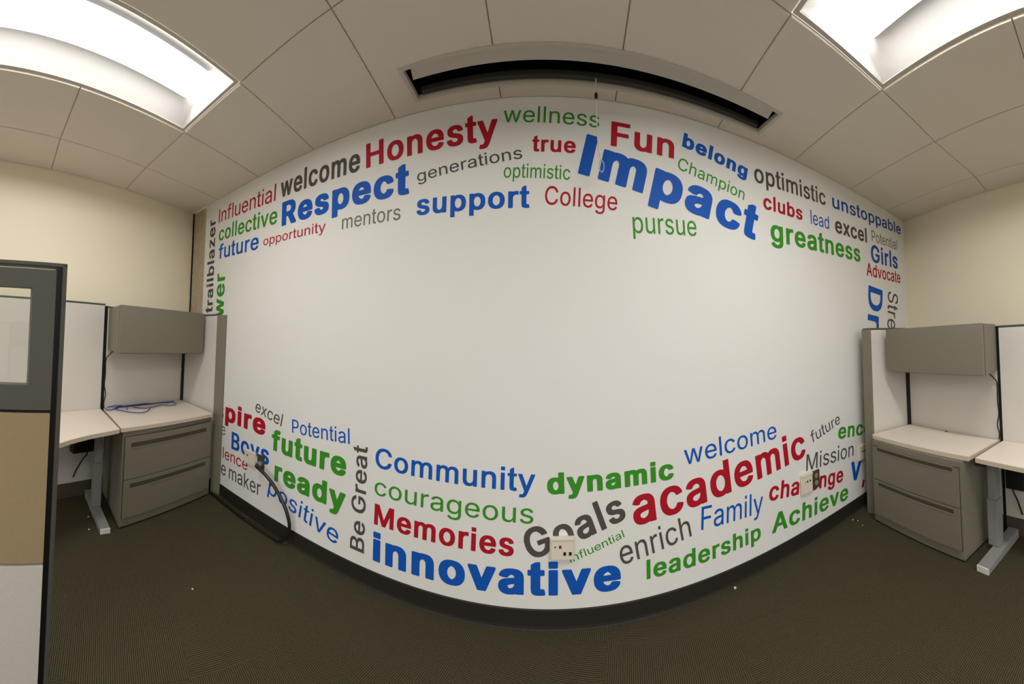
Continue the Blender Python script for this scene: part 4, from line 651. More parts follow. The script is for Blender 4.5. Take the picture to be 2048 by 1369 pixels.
# word, ink, weight, baseline start x z, baseline end x z, height, letter measured, label (metres on the wall)
WORDS = [
 ('Influential', 'red', 'r', -2.652, 2.486, -1.864, 2.463, 0.1311, 'I', 'thin red word Influential at the upper left end of the white wall'),
 ('collective', 'green', 's', -2.638, 2.309, -1.837, 2.281, 0.1355, 'l', 'green word collective under the red word Influential'),
 ('future', 'blue', 's', -2.629, 2.135, -2.046, 2.121, 0.1016, 'x', 'blue word future under the green word collective'),
 ('welcome', 'dark', 'b', -1.809, 2.468, -1.107, 2.466, 0.1546, 'l', 'bold dark grey word welcome left of the red word Honesty'),
 ('Honesty', 'red', 'b', -1.061, 2.469, -0.264, 2.495, 0.153, 'H', 'large bold red word Honesty under the ceiling slot'),
 ('Respect', 'blue', 'k', -1.785, 2.247, -0.768, 2.256, 0.18, 'R', 'large heavy blue word Respect on the upper left of the wall'),
 ('opportunity', 'red', 'r', -1.986, 2.137, -1.364, 2.128, 0.0517, 'x', 'small thin red word opportunity below the blue word Respect'),
 ('mentors', 'gray', 'r', -1.23, 2.117, -0.819, 2.114, 0.067, 'x', 'thin grey word mentors below the blue word Respect'),
 ('wellness', 'green', 'r', -0.237, 2.588, 0.274, 2.566, 0.0886, 'l', 'green word wellness at the top, crossed by the hanging pull cord'),
 ('Fun', 'red', 'b', 0.337, 2.475, 0.701, 2.46, 0.137, 'F', 'bold red word Fun right of the hanging pull cord'),
 ('belong', 'blue', 'k', 0.751, 2.545, 1.198, 2.461, 0.0871, 'b', 'heavy blue slanting word belong right of the red word Fun'),
 ('optimistic', 'dark', 's', 1.261, 2.456, 1.952, 2.48, 0.1253, 'i', 'bold dark grey word optimistic at the upper right of the wall'),
 ('unstoppable', 'navy', 's', 2.035, 2.488, 3.174, 2.547, 0.1122, 'b', 'dark blue word unstoppable in the upper right corner of the wall'),
 ('Champion', 'green', 'r', 0.72, 2.407, 1.173, 2.313, 0.0729, 'h', 'thin green slanting word Champion below the blue word belong'),
 ('true', 'red', 'b', -0.081, 2.423, 0.148, 2.417, 0.0645, 'u', 'short bold red word true left of the blue word Impact'),
 ('generations', 'dark', 'r', -0.717, 2.316, -0.131, 2.387, 0.0492, 'n', 'thin dark grey rising word generations right of the blue word Respect'),
 ('optimistic', 'green', 'r', -0.231, 2.286, 0.119, 2.272, 0.0765, 'i', 'thin green word optimistic above the red word College'),
 ('support', 'blue', 'b', -0.719, 2.123, -0.092, 2.121, 0.0893, 'u', 'bold blue word support near the top centre of the wall'),
 ('College', 'red', 'r', -0.013, 2.138, 0.371, 2.122, 0.1013, 'l', 'thin red word College between the words support and Impact'),
 ('pursue', 'green', 'r', 0.46, 2.008, 0.84, 2.031, 0.0875, 'u', 'thin green word pursue below the blue word Impact'),
 ('Impact', 'blue', 'k', 0.16, 2.309, 1.255, 2.068, 0.2244, 'I', 'largest heavy blue word Impact slanting across the upper right of the wall'),
 ('clubs', 'red', 'b', 1.329, 2.295, 1.689, 2.296, 0.1017, 'l', 'bold red word clubs under the dark word optimistic'),
 ('lead', 'blue', 'r', 1.776, 2.293, 1.986, 2.299, 0.1048, 'l', 'thin blue word lead right of the red word clubs'),
 ('excel', 'dark', 'b', 2.059, 2.292, 2.513, 2.304, 0.1342, 'l', 'bold dark grey word excel under the blue word unstoppable'),
 ('Potential', 'gray', 'r', 2.594, 2.341, 3.08, 2.358, 0.1047, 'P', 'thin grey green word Potential above the blue word Girls'),
 ('Girls', 'navy', 'b', 2.573, 2.14, 3.08, 2.153, 0.1704, 'l', 'bold blue word Girls near the right end of the wall'),
 ('greatness', 'green', 'b', 1.386, 2.088, 2.399, 2.104, 0.1158, 'r', 'bold green word greatness right of the blue word Impact'),
 ('Advocate', 'red', 's', 2.489, 1.998, 3.125, 2.007, 0.1212, 'A', 'red word Advocate under the blue word Girls'),
 ('Dr', 'blue', 'b', 2.512, 1.913, 2.474, 1.527, 0.2448, 'D', 'bold blue letters Dr turned sideways above the right partition'),
 ('Stre', 'dark', 'r', 2.859, 1.9, 2.819, 1.519, 0.2052, 'S', 'dark grey letters Stre turned sideways in the right corner of the wall'),
 ('trailblazer', 'dark', 'b', -2.695, 1.632, -2.703, 2.551, 0.1254, 'b', 'dark grey word trailblazer turned sideways at the left edge of the wall'),
 ('wer', 'green', 'b', -2.503, 1.58, -2.504, 1.996, 0.1264, 'x', 'bold green letters wer turned sideways above the left partition'),
 ('spire', 'red', 'k', -2.574, 0.665, -1.877, 0.664, 0.1625, 'i', 'heavy red letters spire cut off by the left partition'),
 ('e', 'gray', 'r', -2.462, 0.532, -2.395, 0.536, 0.0761, 'e', 'single grey green letter e beside the left partition'),
 ('excel', 'dark', 'r', -2.008, 0.83, -1.708, 0.773, 0.0917, 'l', 'thin dark grey falling word excel at the lower left of the wall'),
 ('Potential', 'blue', 'r', -1.599, 0.754, -1.119, 0.78, 0.092, 'P', 'thin blue word Potential above the green word future'),
 ('Boys', 'blue', 'b', -2.3, 0.452, -1.824, 0.458, 0.144, 'B', 'bold blue word Boys partly covered by the left wall outlets'),
 ('future', 'green', 'k', -1.805, 0.585, -1.14, 0.575, 0.1538, 'f', 'heavy green word future above the green word ready'),
 ('llence', 'red', 'r', -2.458, 0.335, -2.073, 0.339, 0.0956, 'l', 'thin red letters llence cut off by the left partition'),
 ('ge maker', 'dark', 'r', -2.527, 0.188, -1.905, 0.202, 0.1141, 'k', 'dark grey words ge maker just above the baseboard at the left'),
 ('ready', 'green', 'k', -1.761, 0.372, -1.138, 0.366, 0.1444, 'd', 'heavy green word ready crossed by the black power cable'),
 ('positive', 'blue', 'r', -1.825, 0.262, -1.19, 0.153, 0.1157, 'i', 'thin blue word positive behind the black power cable'),
 ('Be Great', 'dark', 's', -0.997, 0.173, -0.992, 0.786, 0.098, 'B', 'dark grey words Be Great turned sideways on the lower left of the wall'),
 ('Community', 'blue', 's', -0.939, 0.683, -0.051, 0.666, 0.1149, 'C', 'large blue word Community above the green word courageous'),
 ('courageous', 'green', 'r', -0.939, 0.529, -0.058, 0.509, 0.0745, 'r', 'thin green word courageous between the words Community and Memories'),
 ('Memories', 'red', 'b', -0.936, 0.362, -0.155, 0.345, 0.1161, 'M', 'bold red word Memories above the blue word innovative'),
 ('innovative', 'blue', 'k', -0.937, 0.158, 0.385, 0.166, 0.163, 'i', 'largest heavy blue word innovative along the bottom of the wall'),
 ('Goals', 'dark', 'b', -0.073, 0.331, 0.42, 0.514, 0.1499, 'l', 'dark grey rising word Goals behind the middle wall outlet'),
 ('dynamic', 'green', 'k', 0.011, 0.654, 0.68, 0.68, 0.1062, 'd', 'heavy green word dynamic right of the blue word Community'),
 ('welcome', 'blue', 'r', 0.745, 0.741, 1.397, 0.783, 0.1117, 'l', 'thin blue word welcome above the red word academic'),
 ('academic', 'red', 'b', 0.457, 0.467, 1.659, 0.603, 0.1973, 'd', 'large bold red rising word academic on the lower right of the wall'),
 ('future', 'dark', 'r', 1.722, 0.676, 2.05, 0.757, 0.0874, 'f', 'thin dark grey rising word future above the word Mission'),
 ('enco', 'green', 'b', 2.012, 0.636, 2.463, 0.577, 0.0916, 'n', 'bold green letters enco cut off by the right partition'),
 ('Mission', 'dark', 'r', 1.656, 0.497, 2.205, 0.454, 0.1134, 'M', 'thin dark grey word Mission left of the right wall outlet'),
 ('V', 'blue', 'k', 2.148, 0.262, 2.288, 0.237, 0.1514, 'V', 'single heavy blue letter V beside the right partition'),
 ('challenge', 'red', 'b', 1.317, 0.399, 2.056, 0.294, 0.1155, 'h', 'bold red word challenge behind a white and a brown outlet'),
 ('Achieve', 'green', 'b', 1.338, 0.19, 2.115, 0.136, 0.1216, 'A', 'bold green word Achieve at the lower right above the baseboard'),
 ('Family', 'blue', 'r', 0.84, 0.369, 1.27, 0.351, 0.1256, 'F', 'thin blue word Family left of the red word challenge'),
 ('enrich', 'dark', 'r', 0.389, 0.281, 0.783, 0.353, 0.1231, 'h', 'thin dark grey word enrich right of the blue word innovative'),
 ('leadership', 'green', 'b', 0.522, 0.188, 1.25, 0.192, 0.098, 'l', 'bold green word leadership at the bottom below the word enrich'),
 ('influential', 'green', 'r', 0.13, 0.319, 0.406, 0.421, 0.0395, 'l', 'small thin green word influential below the dark word Goals'),
 ('l', 'red', 'b', 2.303, 0.161, 2.329, 0.15, 0.0605, 'l', 'narrow red letter fragment beside the right partition'),
]
def parse(s):
    a, *cs = s.split(';')
    return int(a), [[tuple(map(int, q.split(','))) for q in c.split()] for c in cs]
G = {k: parse(v) for k, v in GLYPHS.items()}
CACHE = {}
def glyph(ch, wt):
    if (ch, wt) not in CACHE:
        a, cs = G[ch + wt]
        cu = bpy.data.curves.new('g', 'CURVE'); cu.dimensions = '2D'; cu.fill_mode = 'BOTH'
        for c in cs:
            sp = cu.splines.new('POLY'); sp.points.add(len(c) - 1); sp.use_cyclic_u = True
            for q, p in zip(sp.points, c): q.co = (p[0] / 700, p[1] / 700, 0, 1)
        o = bpy.data.objects.new('g', cu); COL.objects.link(o)
        me = bpy.data.meshes.new_from_object(o.evaluated_get(bpy.context.evaluated_depsgraph_get()))
        vs = [(v.co.x * 700, v.co.y * 700) for v in me.vertices]; fs = [tuple(p.vertices) for p in me.polygons]
        bpy.data.objects.remove(o); bpy.data.curves.remove(cu); bpy.data.meshes.remove(me)
        CACHE[(ch, wt)] = (a, vs, fs)
    return CACHE[(ch, wt)]
DECAL_Y = WALL_Y - 0.0012
for (w, colr, wt, ax, az_, bx, bz, h, tch, lab) in WORDS:
    pen = 0; V, Fc = [], []; top = None
    for ch in w:
        if ch == ' ': pen += 150; continue
        adv, vs, fs = glyph(ch, wt)
        o = len(V); V += [(x + pen, y) for x, y in vs]; Fc += [tuple(i + o for i in f) for f in fs]
        pen += adv
    top = max(y for x, y in glyph(tch, wt)[1])
    x0, x1 = min(p[0] for p in V), max(p[0] for p in V)
    u = Vector((bx - ax, bz - az_)); Lw = u.length; u.normalize(); n = Vector((-u.y, u.x))
    sx, sy = Lw / (x1 - x0), h / top
    org = Vector((ax, az_)) + u * (Lw / 2)
    verts = []
    for x, y in V:
        q = u * ((x - x0) * sx - Lw / 2) + n * (y * sy)
        verts.append((q.x, 0, q.y))
    me = bpy.data.meshes.new('wall_lettering')
    me.from_pydata(verts, [], Fc); me.update()
    # face the room
    bm = bmesh.new(); bm.from_mesh(me)
    for f in bm.faces:
        if f.normal.y > 0: f.normal_flip()
    bm.to_mesh(me); bm.free()
    o = link('wall_lettering', me, 'ink_' + colr)
    o.location = (org.x, DECAL_Y, org.y)
    tag(o, lab, 'wall lettering', 'words on the white wall')

# ================================================================== CUBICLE FURNITURE
def out_of(q, pts): return [q.p(s, t) for s, t in pts]

def partition(name, label, A, B, n, H, thick, fabric, tops, group='low grey cubicle partitions', base=0.12, end=None, gap=0.004):
    """fabric-faced panel from A to B (face line), thickness behind it"""
    q = Quad(A, B, n)
    c = q.p(0.5, -thick / 2)
    th = thing(name, label, 'cubicle partition', (c[0], c[1], 0), group)
    prism('frame', q.foot(0.002, 0.998, -thick, -0.006), 0.0, H - 0.012, 'taupe', th)
    prism('fabric_face', q.foot(0.004, 0.996, -0.006, 0.0), base, H - 0.016, fabric, th, 0.002)
    prism('top_cap', q.foot(0.0, 1.0, -thick - 0.002, 0.002), H - 0.012, H, 'gun_trim', th, 0.002)
    prism('base_raceway', q.foot(0.004, 0.996, -0.006, 0.002), 0.0, base - 0.004, 'taupe_dark', th)
    return th

def drawer(parent, q, s0, s1, z0, z1, slot, cab_t=0.0):
    bm = bmesh.new()
    add_recessed(bm, q, s0, s1, z0, z1, cab_t + 0.0005, cab_t + 0.014, slot, 0.0125)
    d = obj('drawer', bm, 'taupe', parent)
    a0, a1, b0, b1 = slot
    bm = bmesh.new(); add_prism(bm, q.foot(a0, a1, cab_t + 0.0016, cab_t + 0.0032), b0 + 0.001, b1 - 0.001)
    obj('handle_recess_shade', bm, 'taupe_dark', d)  # darker plate paints the shade at the bottom of the pull slot
    # the rolled lower lip one pulls on
    prism('pull_lip', q.foot(a0, a1, cab_t + 0.011, cab_t + 0.0165), b0 - 0.004, b0 + 0.002, 'taupe', d, 0.001)
    return d

def file_cabinet(label, FN, FF, BF, BN, H, z_split, slot_top, slot_bot):
    q = Quad(FN, FF, None)
    cen = (Vector(BF) + Vector(BN)) / 2
    mid = Vector(q.p(0.5))
    if q.n.dot(cen - mid) > 0: q.n = -q.n               # t points to the room
    c = (Vector(FN) + Vector(FF) + Vector(BF) + Vector(BN)) / 4
    th = thing('file_cabinet', label, 'file cabinet', (c.x, c.y, 0), 'two drawer file cabinets')
    prism('body', [FN, FF, BF, BN], 0.012, H, 'taupe', th, 0.003)
    prism('plinth', [Vector(FN).lerp(c, 0.03), Vector(FF).lerp(c, 0.03), Vector(BF).lerp(c, 0.03), Vector(BN).lerp(c, 0.03)], 0.0, 0.014, 'shadow', th)
    prism('gap_shade', q.foot(0.018, 0.986, -0.001, 0.0008), 0.071, H - 0.038, 'shadow', th)  # dark plate paints the shade in the gaps around the drawers
    drawer(th, q, 0.022, 0.982, z_split + 0.003, H - 0.042, (0.075, 0.925, slot_top[0], slot_top[1]))
    drawer(th, q, 0.022, 0.982, 0.075, z_split - 0.003, (0.075, 0.925, slot_bot[0], slot_bot[1]))
    bm = bmesh.new()
    cc = q.P(0.52, 0.0, H - 0.022)
    bmesh.ops.create_cone(bm, cap_ends=True, segments=12, radius1=0.006, radius2=0.005, depth=0.006,
                          matrix=Matrix.Translation(cc + Vector((q.n.x, q.n.y, 0)) * 0.002) @ Vector((q.n.x, q.n.y, 0)).to_track_quat('Z', 'Y').to_matrix().to_4x4())
    obj('lock', bm, 'tan_plastic', th)
    return th

def slab_top(name, label, foot, z1, thick, cat, group=None):
    th = thing(name, label, cat, (sum(p[0] for p in foot) / len(foot), sum(p[1] for p in foot) / len(foot), z1 - thick), group)
    prism('surface', foot, z1 - 0.003, z1, 'top', th)
    prism('edge_band', foot, z1 - thick, z1 - 0.003, 'top_edge', th)
    return th

def overhead_bin(label, BN, BF, FF, FN, z0, z1):
    c = (Vector(FN) + Vector(FF) + Vector(BF) + Vector(BN)) / 4
    th = thing('overhead_cabinet', label, 'overhead cabinet', (c.x, c.y, z0), 'overhead cabinets on the partitions')
    bn, bf, fn, ff = map(Vector, (BN, BF, FN, FF))
    k = 0.045 / (fn - bn).length
    fn2, ff2 = fn.lerp(bn, k), ff.lerp(bf, k)
    prism('body', [bn, bf, ff2, fn2], [z0 + 0.012, z0 + 0.012, z0, z0], [z1, z1, z1, z1], 'taupe', th, 0.004)
    prism('door_gap_shade', [fn2.lerp(bn, 0.004).lerp(ff2, 0.003), ff2.lerp(bf, 0.004).lerp(fn2, 0.003), ff2.lerp(ff, 0.27).lerp(fn2, 0.003), fn2.lerp(fn, 0.27).lerp(ff2, 0.003)], z0 + 0.008, z1 - 0.003, 'shadow', th)  # dark filler paints the shade between door and body
    prism('door', [fn2.lerp(fn, 0.22), ff2.lerp(ff, 0.22), ff, fn], [z0 - 0.002, z0 - 0.002, z0 + 0.006, z0 + 0.006], [z1 + 0.002] * 4, 'taupe', th, 0.003)
    prism('underside', [bn.lerp(c, 0.06), bf.lerp(c, 0.06), ff2.lerp(c, 0.06), fn2.lerp(c, 0.06)], z0 - 0.004, z0 + 0.014, 'taupe_dark', th)
    return th

def t_leg(parent, tip_a, tip_b, back_a, back_b, col_c, ztop, axis):
    """T-foot: tapered foot along the floor and an upright in two telescoping sections"""
    ta, tb, ba, bb = map(Vector, (tip_a, tip_b, back_a, back_b))
    leg = prism('leg', [ta, tb, bb, ba], [0.0, 0.0, 0.0, 0.0], [0.036, 0.036, 0.058, 0.058], 'steel', parent, 0.004)
    d = (ta - ba).normalized(); w = (tb - ta) * 0.5
    c = Vector(col_c); hw = w * 0.92; hd = d * 0.034
    prism('column', [c - hw - hd, c + hw - hd, c + hw + hd, c - hw + hd], 0.05, ztop * 0.55, 'steel', leg, 0.003)
    prism('upper_column', [c - hw * .8 - hd * .8, c + hw * .8 - hd * .8, c + hw * .8 + hd * .8, c - hw * .8 + hd * .8], ztop * 0.55, ztop, 'steel', leg, 0.003)
    prism('end_cap', [ta + d * 0.006, tb + d * 0.006, tb - d * 0.002, ta - d * 0.002], 0.002, 0.037, 'white_cap', leg, 0.002)
    prism('top_bracket', [c - hw - d * 0.22, c + hw - d * 0.22, c + hw + d * 0.16, c - hw + d * 0.16], ztop - 0.02, ztop, 'black', leg)

# ---------------------------------------------------------------- left cubicle
LA, LB = Vector((-2.838, 0.712)), Vector((-3.124, 1.642))          # face line of the panels along the left wall
ld = (LB - LA).normalized(); ln = Vector((ld.y * 1, -ld.x)); ln = Vector((0.9577, 0.2878))
near_end = LA - ld * 1.35
partition('partition', 'light grey fabric partition behind the overhead cabinet on the left', LA + ld * 0.014, LB - ld * 0.002, ln, 1.628, 0.03, 'fabric', 1)
partition('partition', 'light grey fabric partition left of the overhead cabinet, behind the left desk', near_end, LA - ld * 0.014, ln, 1.647, 0.03, 'fabric', 1)
po = prism('connector_post', [tuple(LA - ld * 0.013 - ln * 0.025), tuple(LA + ld * 0.013 - ln * 0.025), tuple(LA + ld * 0.013 - ln * 0.003), tuple(LA - ld * 0.013 - ln * 0.003)], 0.0, 1.63, 'black')
tag(po, 'black upright joint strip between the two grey panels on the left', 'connector post', 'black joint strips between panels')
# the return panel standing against the word wall
RF = [(-3.118, 1.638), (-2.536, 1.660), (-2.440, 1.698), (-3.13, 1.700)]
th = thing('partition', 'narrow grey return partition standing against the word wall on the left', 'cubicle partition', (-2.8, 1.68, 0), 'low grey cubicle partitions')
prism('frame', [(-3.118, 1.650), (-2.535, 1.668), (-2.520, 1.698), (-3.13, 1.700)], 0, 1.598, 'taupe', th)
prism('fabric_face', [(-3.116, 1.640), (-2.540, 1.660), (-2.540, 1.668), (-3.116, 1.648)], 0.11, 1.594, 'fabric', th, 0.002)
prism('base_raceway', [(-3.116, 1.640), (-2.540, 1.660), (-2.540, 1.668), (-3.116, 1.648)], 0.0, 0.106, 'base', th)
prism('end_cap', [(-2.536, 1.658), (-2.440, 1.692), (-2.444, 1.703), (-2.530, 1.703)], 0.0, 1.60, 'taupe', th, 0.004)
prism('top_cap', [(-3.118, 1.637), (-2.532, 1.657), (-2.530, 1.703), (-3.13, 1.703)], 1.598, 1.610, 'gun_trim', th, 0.002)

po = prism('connector_post', [(-3.135, 1.641), (-3.119, 1.612), (-3.097, 1.621), (-3.098, 1.6405)], 0.0, 1.60, 'black')
tag(po, 'black corner joint strip where the left back panel meets the return partition', 'connector post', 'black joint strips between panels')

file_cabinet('taupe two drawer file cabinet at the left under the cream top with blue cables',
             (-2.258, 0.727), (-2.491, 1.615), (-3.055, 1.60), (-2.80, 0.735), 0.694, 0.349, (0.572, 0.608), (0.278, 0.314))
slab_top('worktop', 'cream worktop on the left file cabinet, blue cables lying on it',
         [(-2.240, 0.708), (-2.455, 1.600), (-2.462, 1.606), (-3.09, 1.613), (-2.828, 0.722)], 0.725, 0.029, 'worktop', 'cream tops on the file cabinets')
overhead_bin('taupe overhead cabinet above the left worktop', (-2.835, 0.735), (-3.09, 1.608), (-2.698, 1.618), (-2.432, 0.722), 1.238, 1.612)
# left desk: curved front edge
front = [(-2.226, 0.692), (-2.19, 0.62), (-2.16, 0.545), (-2.12, 0.46), (-2.075, 0.388), (-2.02, 0.31), (-1.955, 0.235), (-1.86, 0.12), (-1.77, -0.02), (-1.70, -0.2), (-1.68, -0.5)]
back = [tuple(LA - ld * d + ln * 0.004) for d in (1.20, 0.018)]
dk = thing('desk', 'cream topped desk with curved front edge in the left cubicle', 'desk', (-2.4, 0.3, 0), 'cream topped desks')
prism('surface', front + back, 0.722, 0.725, 'top', dk)
prism('edge_band', front + back, 0.696, 0.722, 'top_edge', dk)
t_leg(dk, (-2.225, 0.584), (-2.230, 0.657), (-2.76, 0.575), (-2.765, 0.645), (-2.53, 0.617), 0.696, None)
# dark power unit and cable hanging below the desk
cb = thing('power_box', 'black power box with a hanging cord under the left desk', 'power box', (-2.70, 0.50, 0.50), 'black power boxes under desks')
prism('housing', [tuple(LA - ld * 0.10 + ln * 0.0), tuple(LA - ld * 0.30 + ln * 0.0), tuple(LA - ld * 0.30 + ln * 0.075), tuple(LA - ld * 0.10 + ln * 0.075)], 0.39, 0.60, 'black', cb, 0.006)
tube('cord', [(*(LA - ld * 0.16 + ln * 0.05), 0.40), (*(LA - ld * 0.17 + ln * 0.07), 0.37), (*(LA - ld * 0.20 + ln * 0.06), 0.33), (*(LA - ld * 0.24 + ln * 0.03), 0.24), (*(LA - ld * 0.26 + ln * 0.012), 0.17)], 0.006, 'black', cb, 6)

# black lamp cord running down the joint on the left, from the overhead cabinet to the worktop
def joint_cord(label, base, along, nrm, z_bin, z_top, side):
    p = lambda a, b, z: (base.x + along.x * a + nrm.x * b, base.y + along.y * a + nrm.y * b, z)
    t = tube('lamp_cord', [p(0.06 * side, 0.05, z_bin), p(0.03 * side, 0.03, z_bin - 0.035), p(0.008 * side, 0.014, z_bin - 0.08), p(0.012 * side, 0.010, z_bin - 0.2),
                           p(0.006 * side, 0.010, z_bin - 0.30), p(0.02 * side, 0.012, z_bin - 0.38), p(0.008 * side, 0.010, z_top + 0.05), p(0.012 * side, 0.012, z_top + 0.006)], 0.005, 'black', None, 6)
    return tag(t, label, 'cord', 'black cords below overhead cabinets')
joint_cord('black cord running down from the left overhead cabinet', LA, ld, ln, 1.236, 0.725, 1)

# blue network cables
def cable(pts, lab, z=0.7295):
    o = tube('network_cable', [(x, y, z) for i, (x, y) in enumerate(pts)], 0.0042, 'blue_cable', None, 6)
    return tag(o, lab, 'cable', 'blue cables on the left worktop')
def keep(pts):
    out = []
    for x, y in pts:
        v = Vector((x, y)); d = (v - LA).dot(ln)
        if d < 0.03: v += ln * (0.03 - d)
        out.append((v.x, v.y))
    return out
cable(keep([(-2.815, 0.735), (-2.769, 0.742), (-2.767, 0.777), (-2.868, 0.859), (-2.90, 0.919), (-2.93, 1.02), (-2.99, 1.10), (-3.02, 1.2), (-2.99, 1.272), (-3.02, 1.374), (-2.98, 1.405), (-3.05, 1.497)]),
      'blue network cable lying nearest the back panel, loose along the left worktop')
cable(keep([(-2.778, 1.15), (-2.624, 1.033), (-2.621, 0.94), (-2.685, 0.861), (-2.764, 0.812), (-2.80, 0.825), (-2.87, 0.869), (-2.90, 0.947), (-2.93, 1.044), (-2.93, 1.132), (-2.937, 1.236),
       (-2.962, 1.354), (-2.972, 1.446), (-2.936, 1.469), (-2.848, 1.432), (-2.821, 1.354), (-2.859, 1.287), (-2.794, 1.177), (-2.761, 1.085), (-2.80, 1.011), (-2.862, 1.008), (-2.94, 1.088), (-2.95, 1.172)]),
      'longest blue network cable, coiled in wide loops on the left worktop', 0.7375)
cable(keep([(-2.80, 0.752), (-2.86, 0.80), (-2.88, 0.845), (-2.85, 0.893), (-2.791, 0.918), (-2.698, 0.902)]), 'shortest blue network cable, one small loop at the near end of the left worktop', 0.7455)

# ---------------------------------------------------------------- right cubicle
RA, RB = Vector((2.340, 0.512)), Vector((2.636, 1.404))
rd = (RB - RA).normalized(); rn = Vector((-0.9500, 0.3122))
partition('partition', 'light grey fabric partition behind the overhead cabinet on the right', RB - rd * 0.002, RA + rd * 0.010, rn, 1.474, 0.05, 'fabric', 1)
partition('partition', 'light grey fabric partition behind the right desk at the edge of the picture', RA - rd * 0.010, RA - rd * 1.15, rn, 1.474, 0.05, 'fabric', 1)
po = prism('connector_post', [tuple(RA - rd * 0.009 - rn * 0.04), tuple(RA + rd * 0.009 - rn * 0.04), tuple(RA + rd * 0.009 - rn * 0.003), tuple(RA - rd * 0.009 - rn * 0.003)], 0.0, 1.47, 'black')
tag(po, 'black upright joint strip between the two grey panels on the right', 'connector post', 'black joint strips between panels')
th = thing('partition', 'narrow grey return partition standing beside the word wall on the right', 'cubicle partition', (2.42, 1.5, 0), 'low grey cubicle partitions')
prism('frame', [(2.272, 1.546), (2.632, 1.412), (2.66, 1.478), (2.264, 1.606)], 0, 1.494, 'taupe', th)
prism('fabric_face', [(2.270, 1.531), (2.628, 1.401), (2.632, 1.411), (2.273, 1.541)], 0.11, 1.490, 'fabric', th, 0.002)
prism('base_raceway', [(2.270, 1.531), (2.628, 1.401), (2.632, 1.411), (2.273, 1.541)], 0, 0.106, 'base', th)
prism('end_cap', [(2.255, 1.536), (2.268, 1.531), (2.264, 1.610), (2.249, 1.612)], 0.0, 1.495, 'taupe', th, 0.003)
prism('top_cap', [(2.266, 1.528), (2.628, 1.398), (2.664, 1.480), (2.262, 1.611)], 1.494, 1.506, 'gun_trim', th, 0.002)

po = prism('connector_post', [(2.634, 1.400), (2.628, 1.372), (2.606, 1.385), (2.612, 1.4045)], 0.0, 1.47, 'black')
tag(po, 'black corner joint strip where the right back panel meets the return partition', 'connector post', 'black joint strips between panels')

file_cabinet('taupe two drawer file cabinet at the right under the bare cream top',
             (1.972, 0.695), (2.174, 1.488), (2.585, 1.358), (2.335, 0.575), 0.622, 0.337, (0.552, 0.583), (0.287, 0.318))
slab_top('worktop', 'bare cream worktop on the right file cabinet',
         [(1.986, 0.652), (2.192, 1.492), (2.212, 1.514), (2.604, 1.376), (2.332, 0.530)], 0.655, 0.030, 'worktop', 'cream tops on the file cabinets')
overhead_bin('taupe overhead cabinet above the right worktop', (2.336, 0.520), (2.602, 1.370), (2.330, 1.425), (2.055, 0.548), 1.144, 1.486)
dk = thing('desk', 'cream topped desk at the right edge of the picture', 'desk', (2.1, 0.2, 0), 'cream topped desks')
foot = [(1.985, 0.606), (1.93, 0.46), (1.858, 0.284), (1.76, 0.06), (1.69, -0.18), (1.66, -0.42)] + [tuple(RA - rd * 1.04 + rn * 0.004), tuple(RA - rd * 0.012 + rn * 0.004)]
prism('surface', foot, 0.647, 0.650, 'top', dk)
prism('edge_band', foot, 0.622, 0.647, 'top_edge', dk)
t_leg(dk, (1.927, 0.603), (1.900, 0.525), (2.31, 0.480), (2.285, 0.405), (2.13, 0.530), 0.622, None)
cb = thing('power_box', 'black power box with a hanging cord under the right desk', 'power box', (2.2, 0.3, 0.45), 'black power boxes under desks')
prism('housing', [tuple(RA - rd * 0.06), tuple(RA - rd * 0.20), tuple(RA - rd * 0.20 + rn * 0.07), tuple(RA - rd * 0.06 + rn * 0.07)], 0.35, 0.56, 'black', cb, 0.006)
tube('cord', [(*(RA - rd * 0.10 + rn * 0.04), 0.36), (*(RA - rd * 0.11 + rn * 0.05), 0.32), (*(RA - rd * 0.13 + rn * 0.04), 0.27), (*(RA - rd * 0.15 + rn * 0.012), 0.16)], 0.006, 'black', cb, 6)
joint_cord('black cord running down from the right overhead cabinet', RA, rd, rn, 1.142, 0.655, 1)

# ---------------------------------------------------------------- tall window panel at the left edge
PA, PB = Vector((-1.241, 0.152)), Vector((-1.165, -0.62))
pd = (PB - PA).normalized(); pn = Vector((-pd.y, pd.x))
if pn.x < 0: pn = -pn
q = Quad(PA, PB, pn); LP = q.L(); HP = 1.648
wp_ = thing('window_partition', 'tall dark framed cubicle panel with a clear window at the left edge of the picture', 'cubicle partition', (PA.x, PA.y, 0))
S = lambda m: m / LP
prism('frame', q.foot(0, 1, -0.06, -0.014), 0.0, 0.515, 'gun_trim', wp_)
prism('edge_trim', q.foot(0.0, S(0.017), -0.062, 0.004), 0.0, HP, 'gun_trim', wp_, 0.003)
prism('edge_gap', q.foot(S(0.017), S(0.040), -0.055, -0.012), 0.0, HP - 0.02, 'black', wp_)
prism('top_cap', q.foot(0.0, 1, -0.062, 0.004), HP - 0.014, HP + 0.0005, 'gun_trim', wp_, 0.003)
bm = bmesh.new()
add_recessed(bm, q, S(0.040), 1.0, 1.098, HP - 0.026, -0.055, 0.0, (S(0.128), 1.0 - S(0.10), 1.190, 1.553), None)
obj('window_frame', bm, 'gun', wp_)
prism('seam_strip', q.foot(S(0.040), 1.0, -0.05, -0.008), 1.084, 1.100, 'black', wp_)
prism('window_pane', q.foot(S(0.128), 1 - S(0.10), -0.030, -0.026), 1.190, 1.553, 'glass', wp_)
prism('fabric_tile', q.foot(S(0.040), 1.0, -0.055, 0.0), 0.522, 1.086, 'tan', wp_, 0.003)['label'] = 'tan fabric tile'
prism('fabric_tile', q.foot(S(0.040), 1.0, -0.055, 0.0), 0.0, 0.514, 'fabric', wp_, 0.003)['label'] = 'light grey fabric tile'

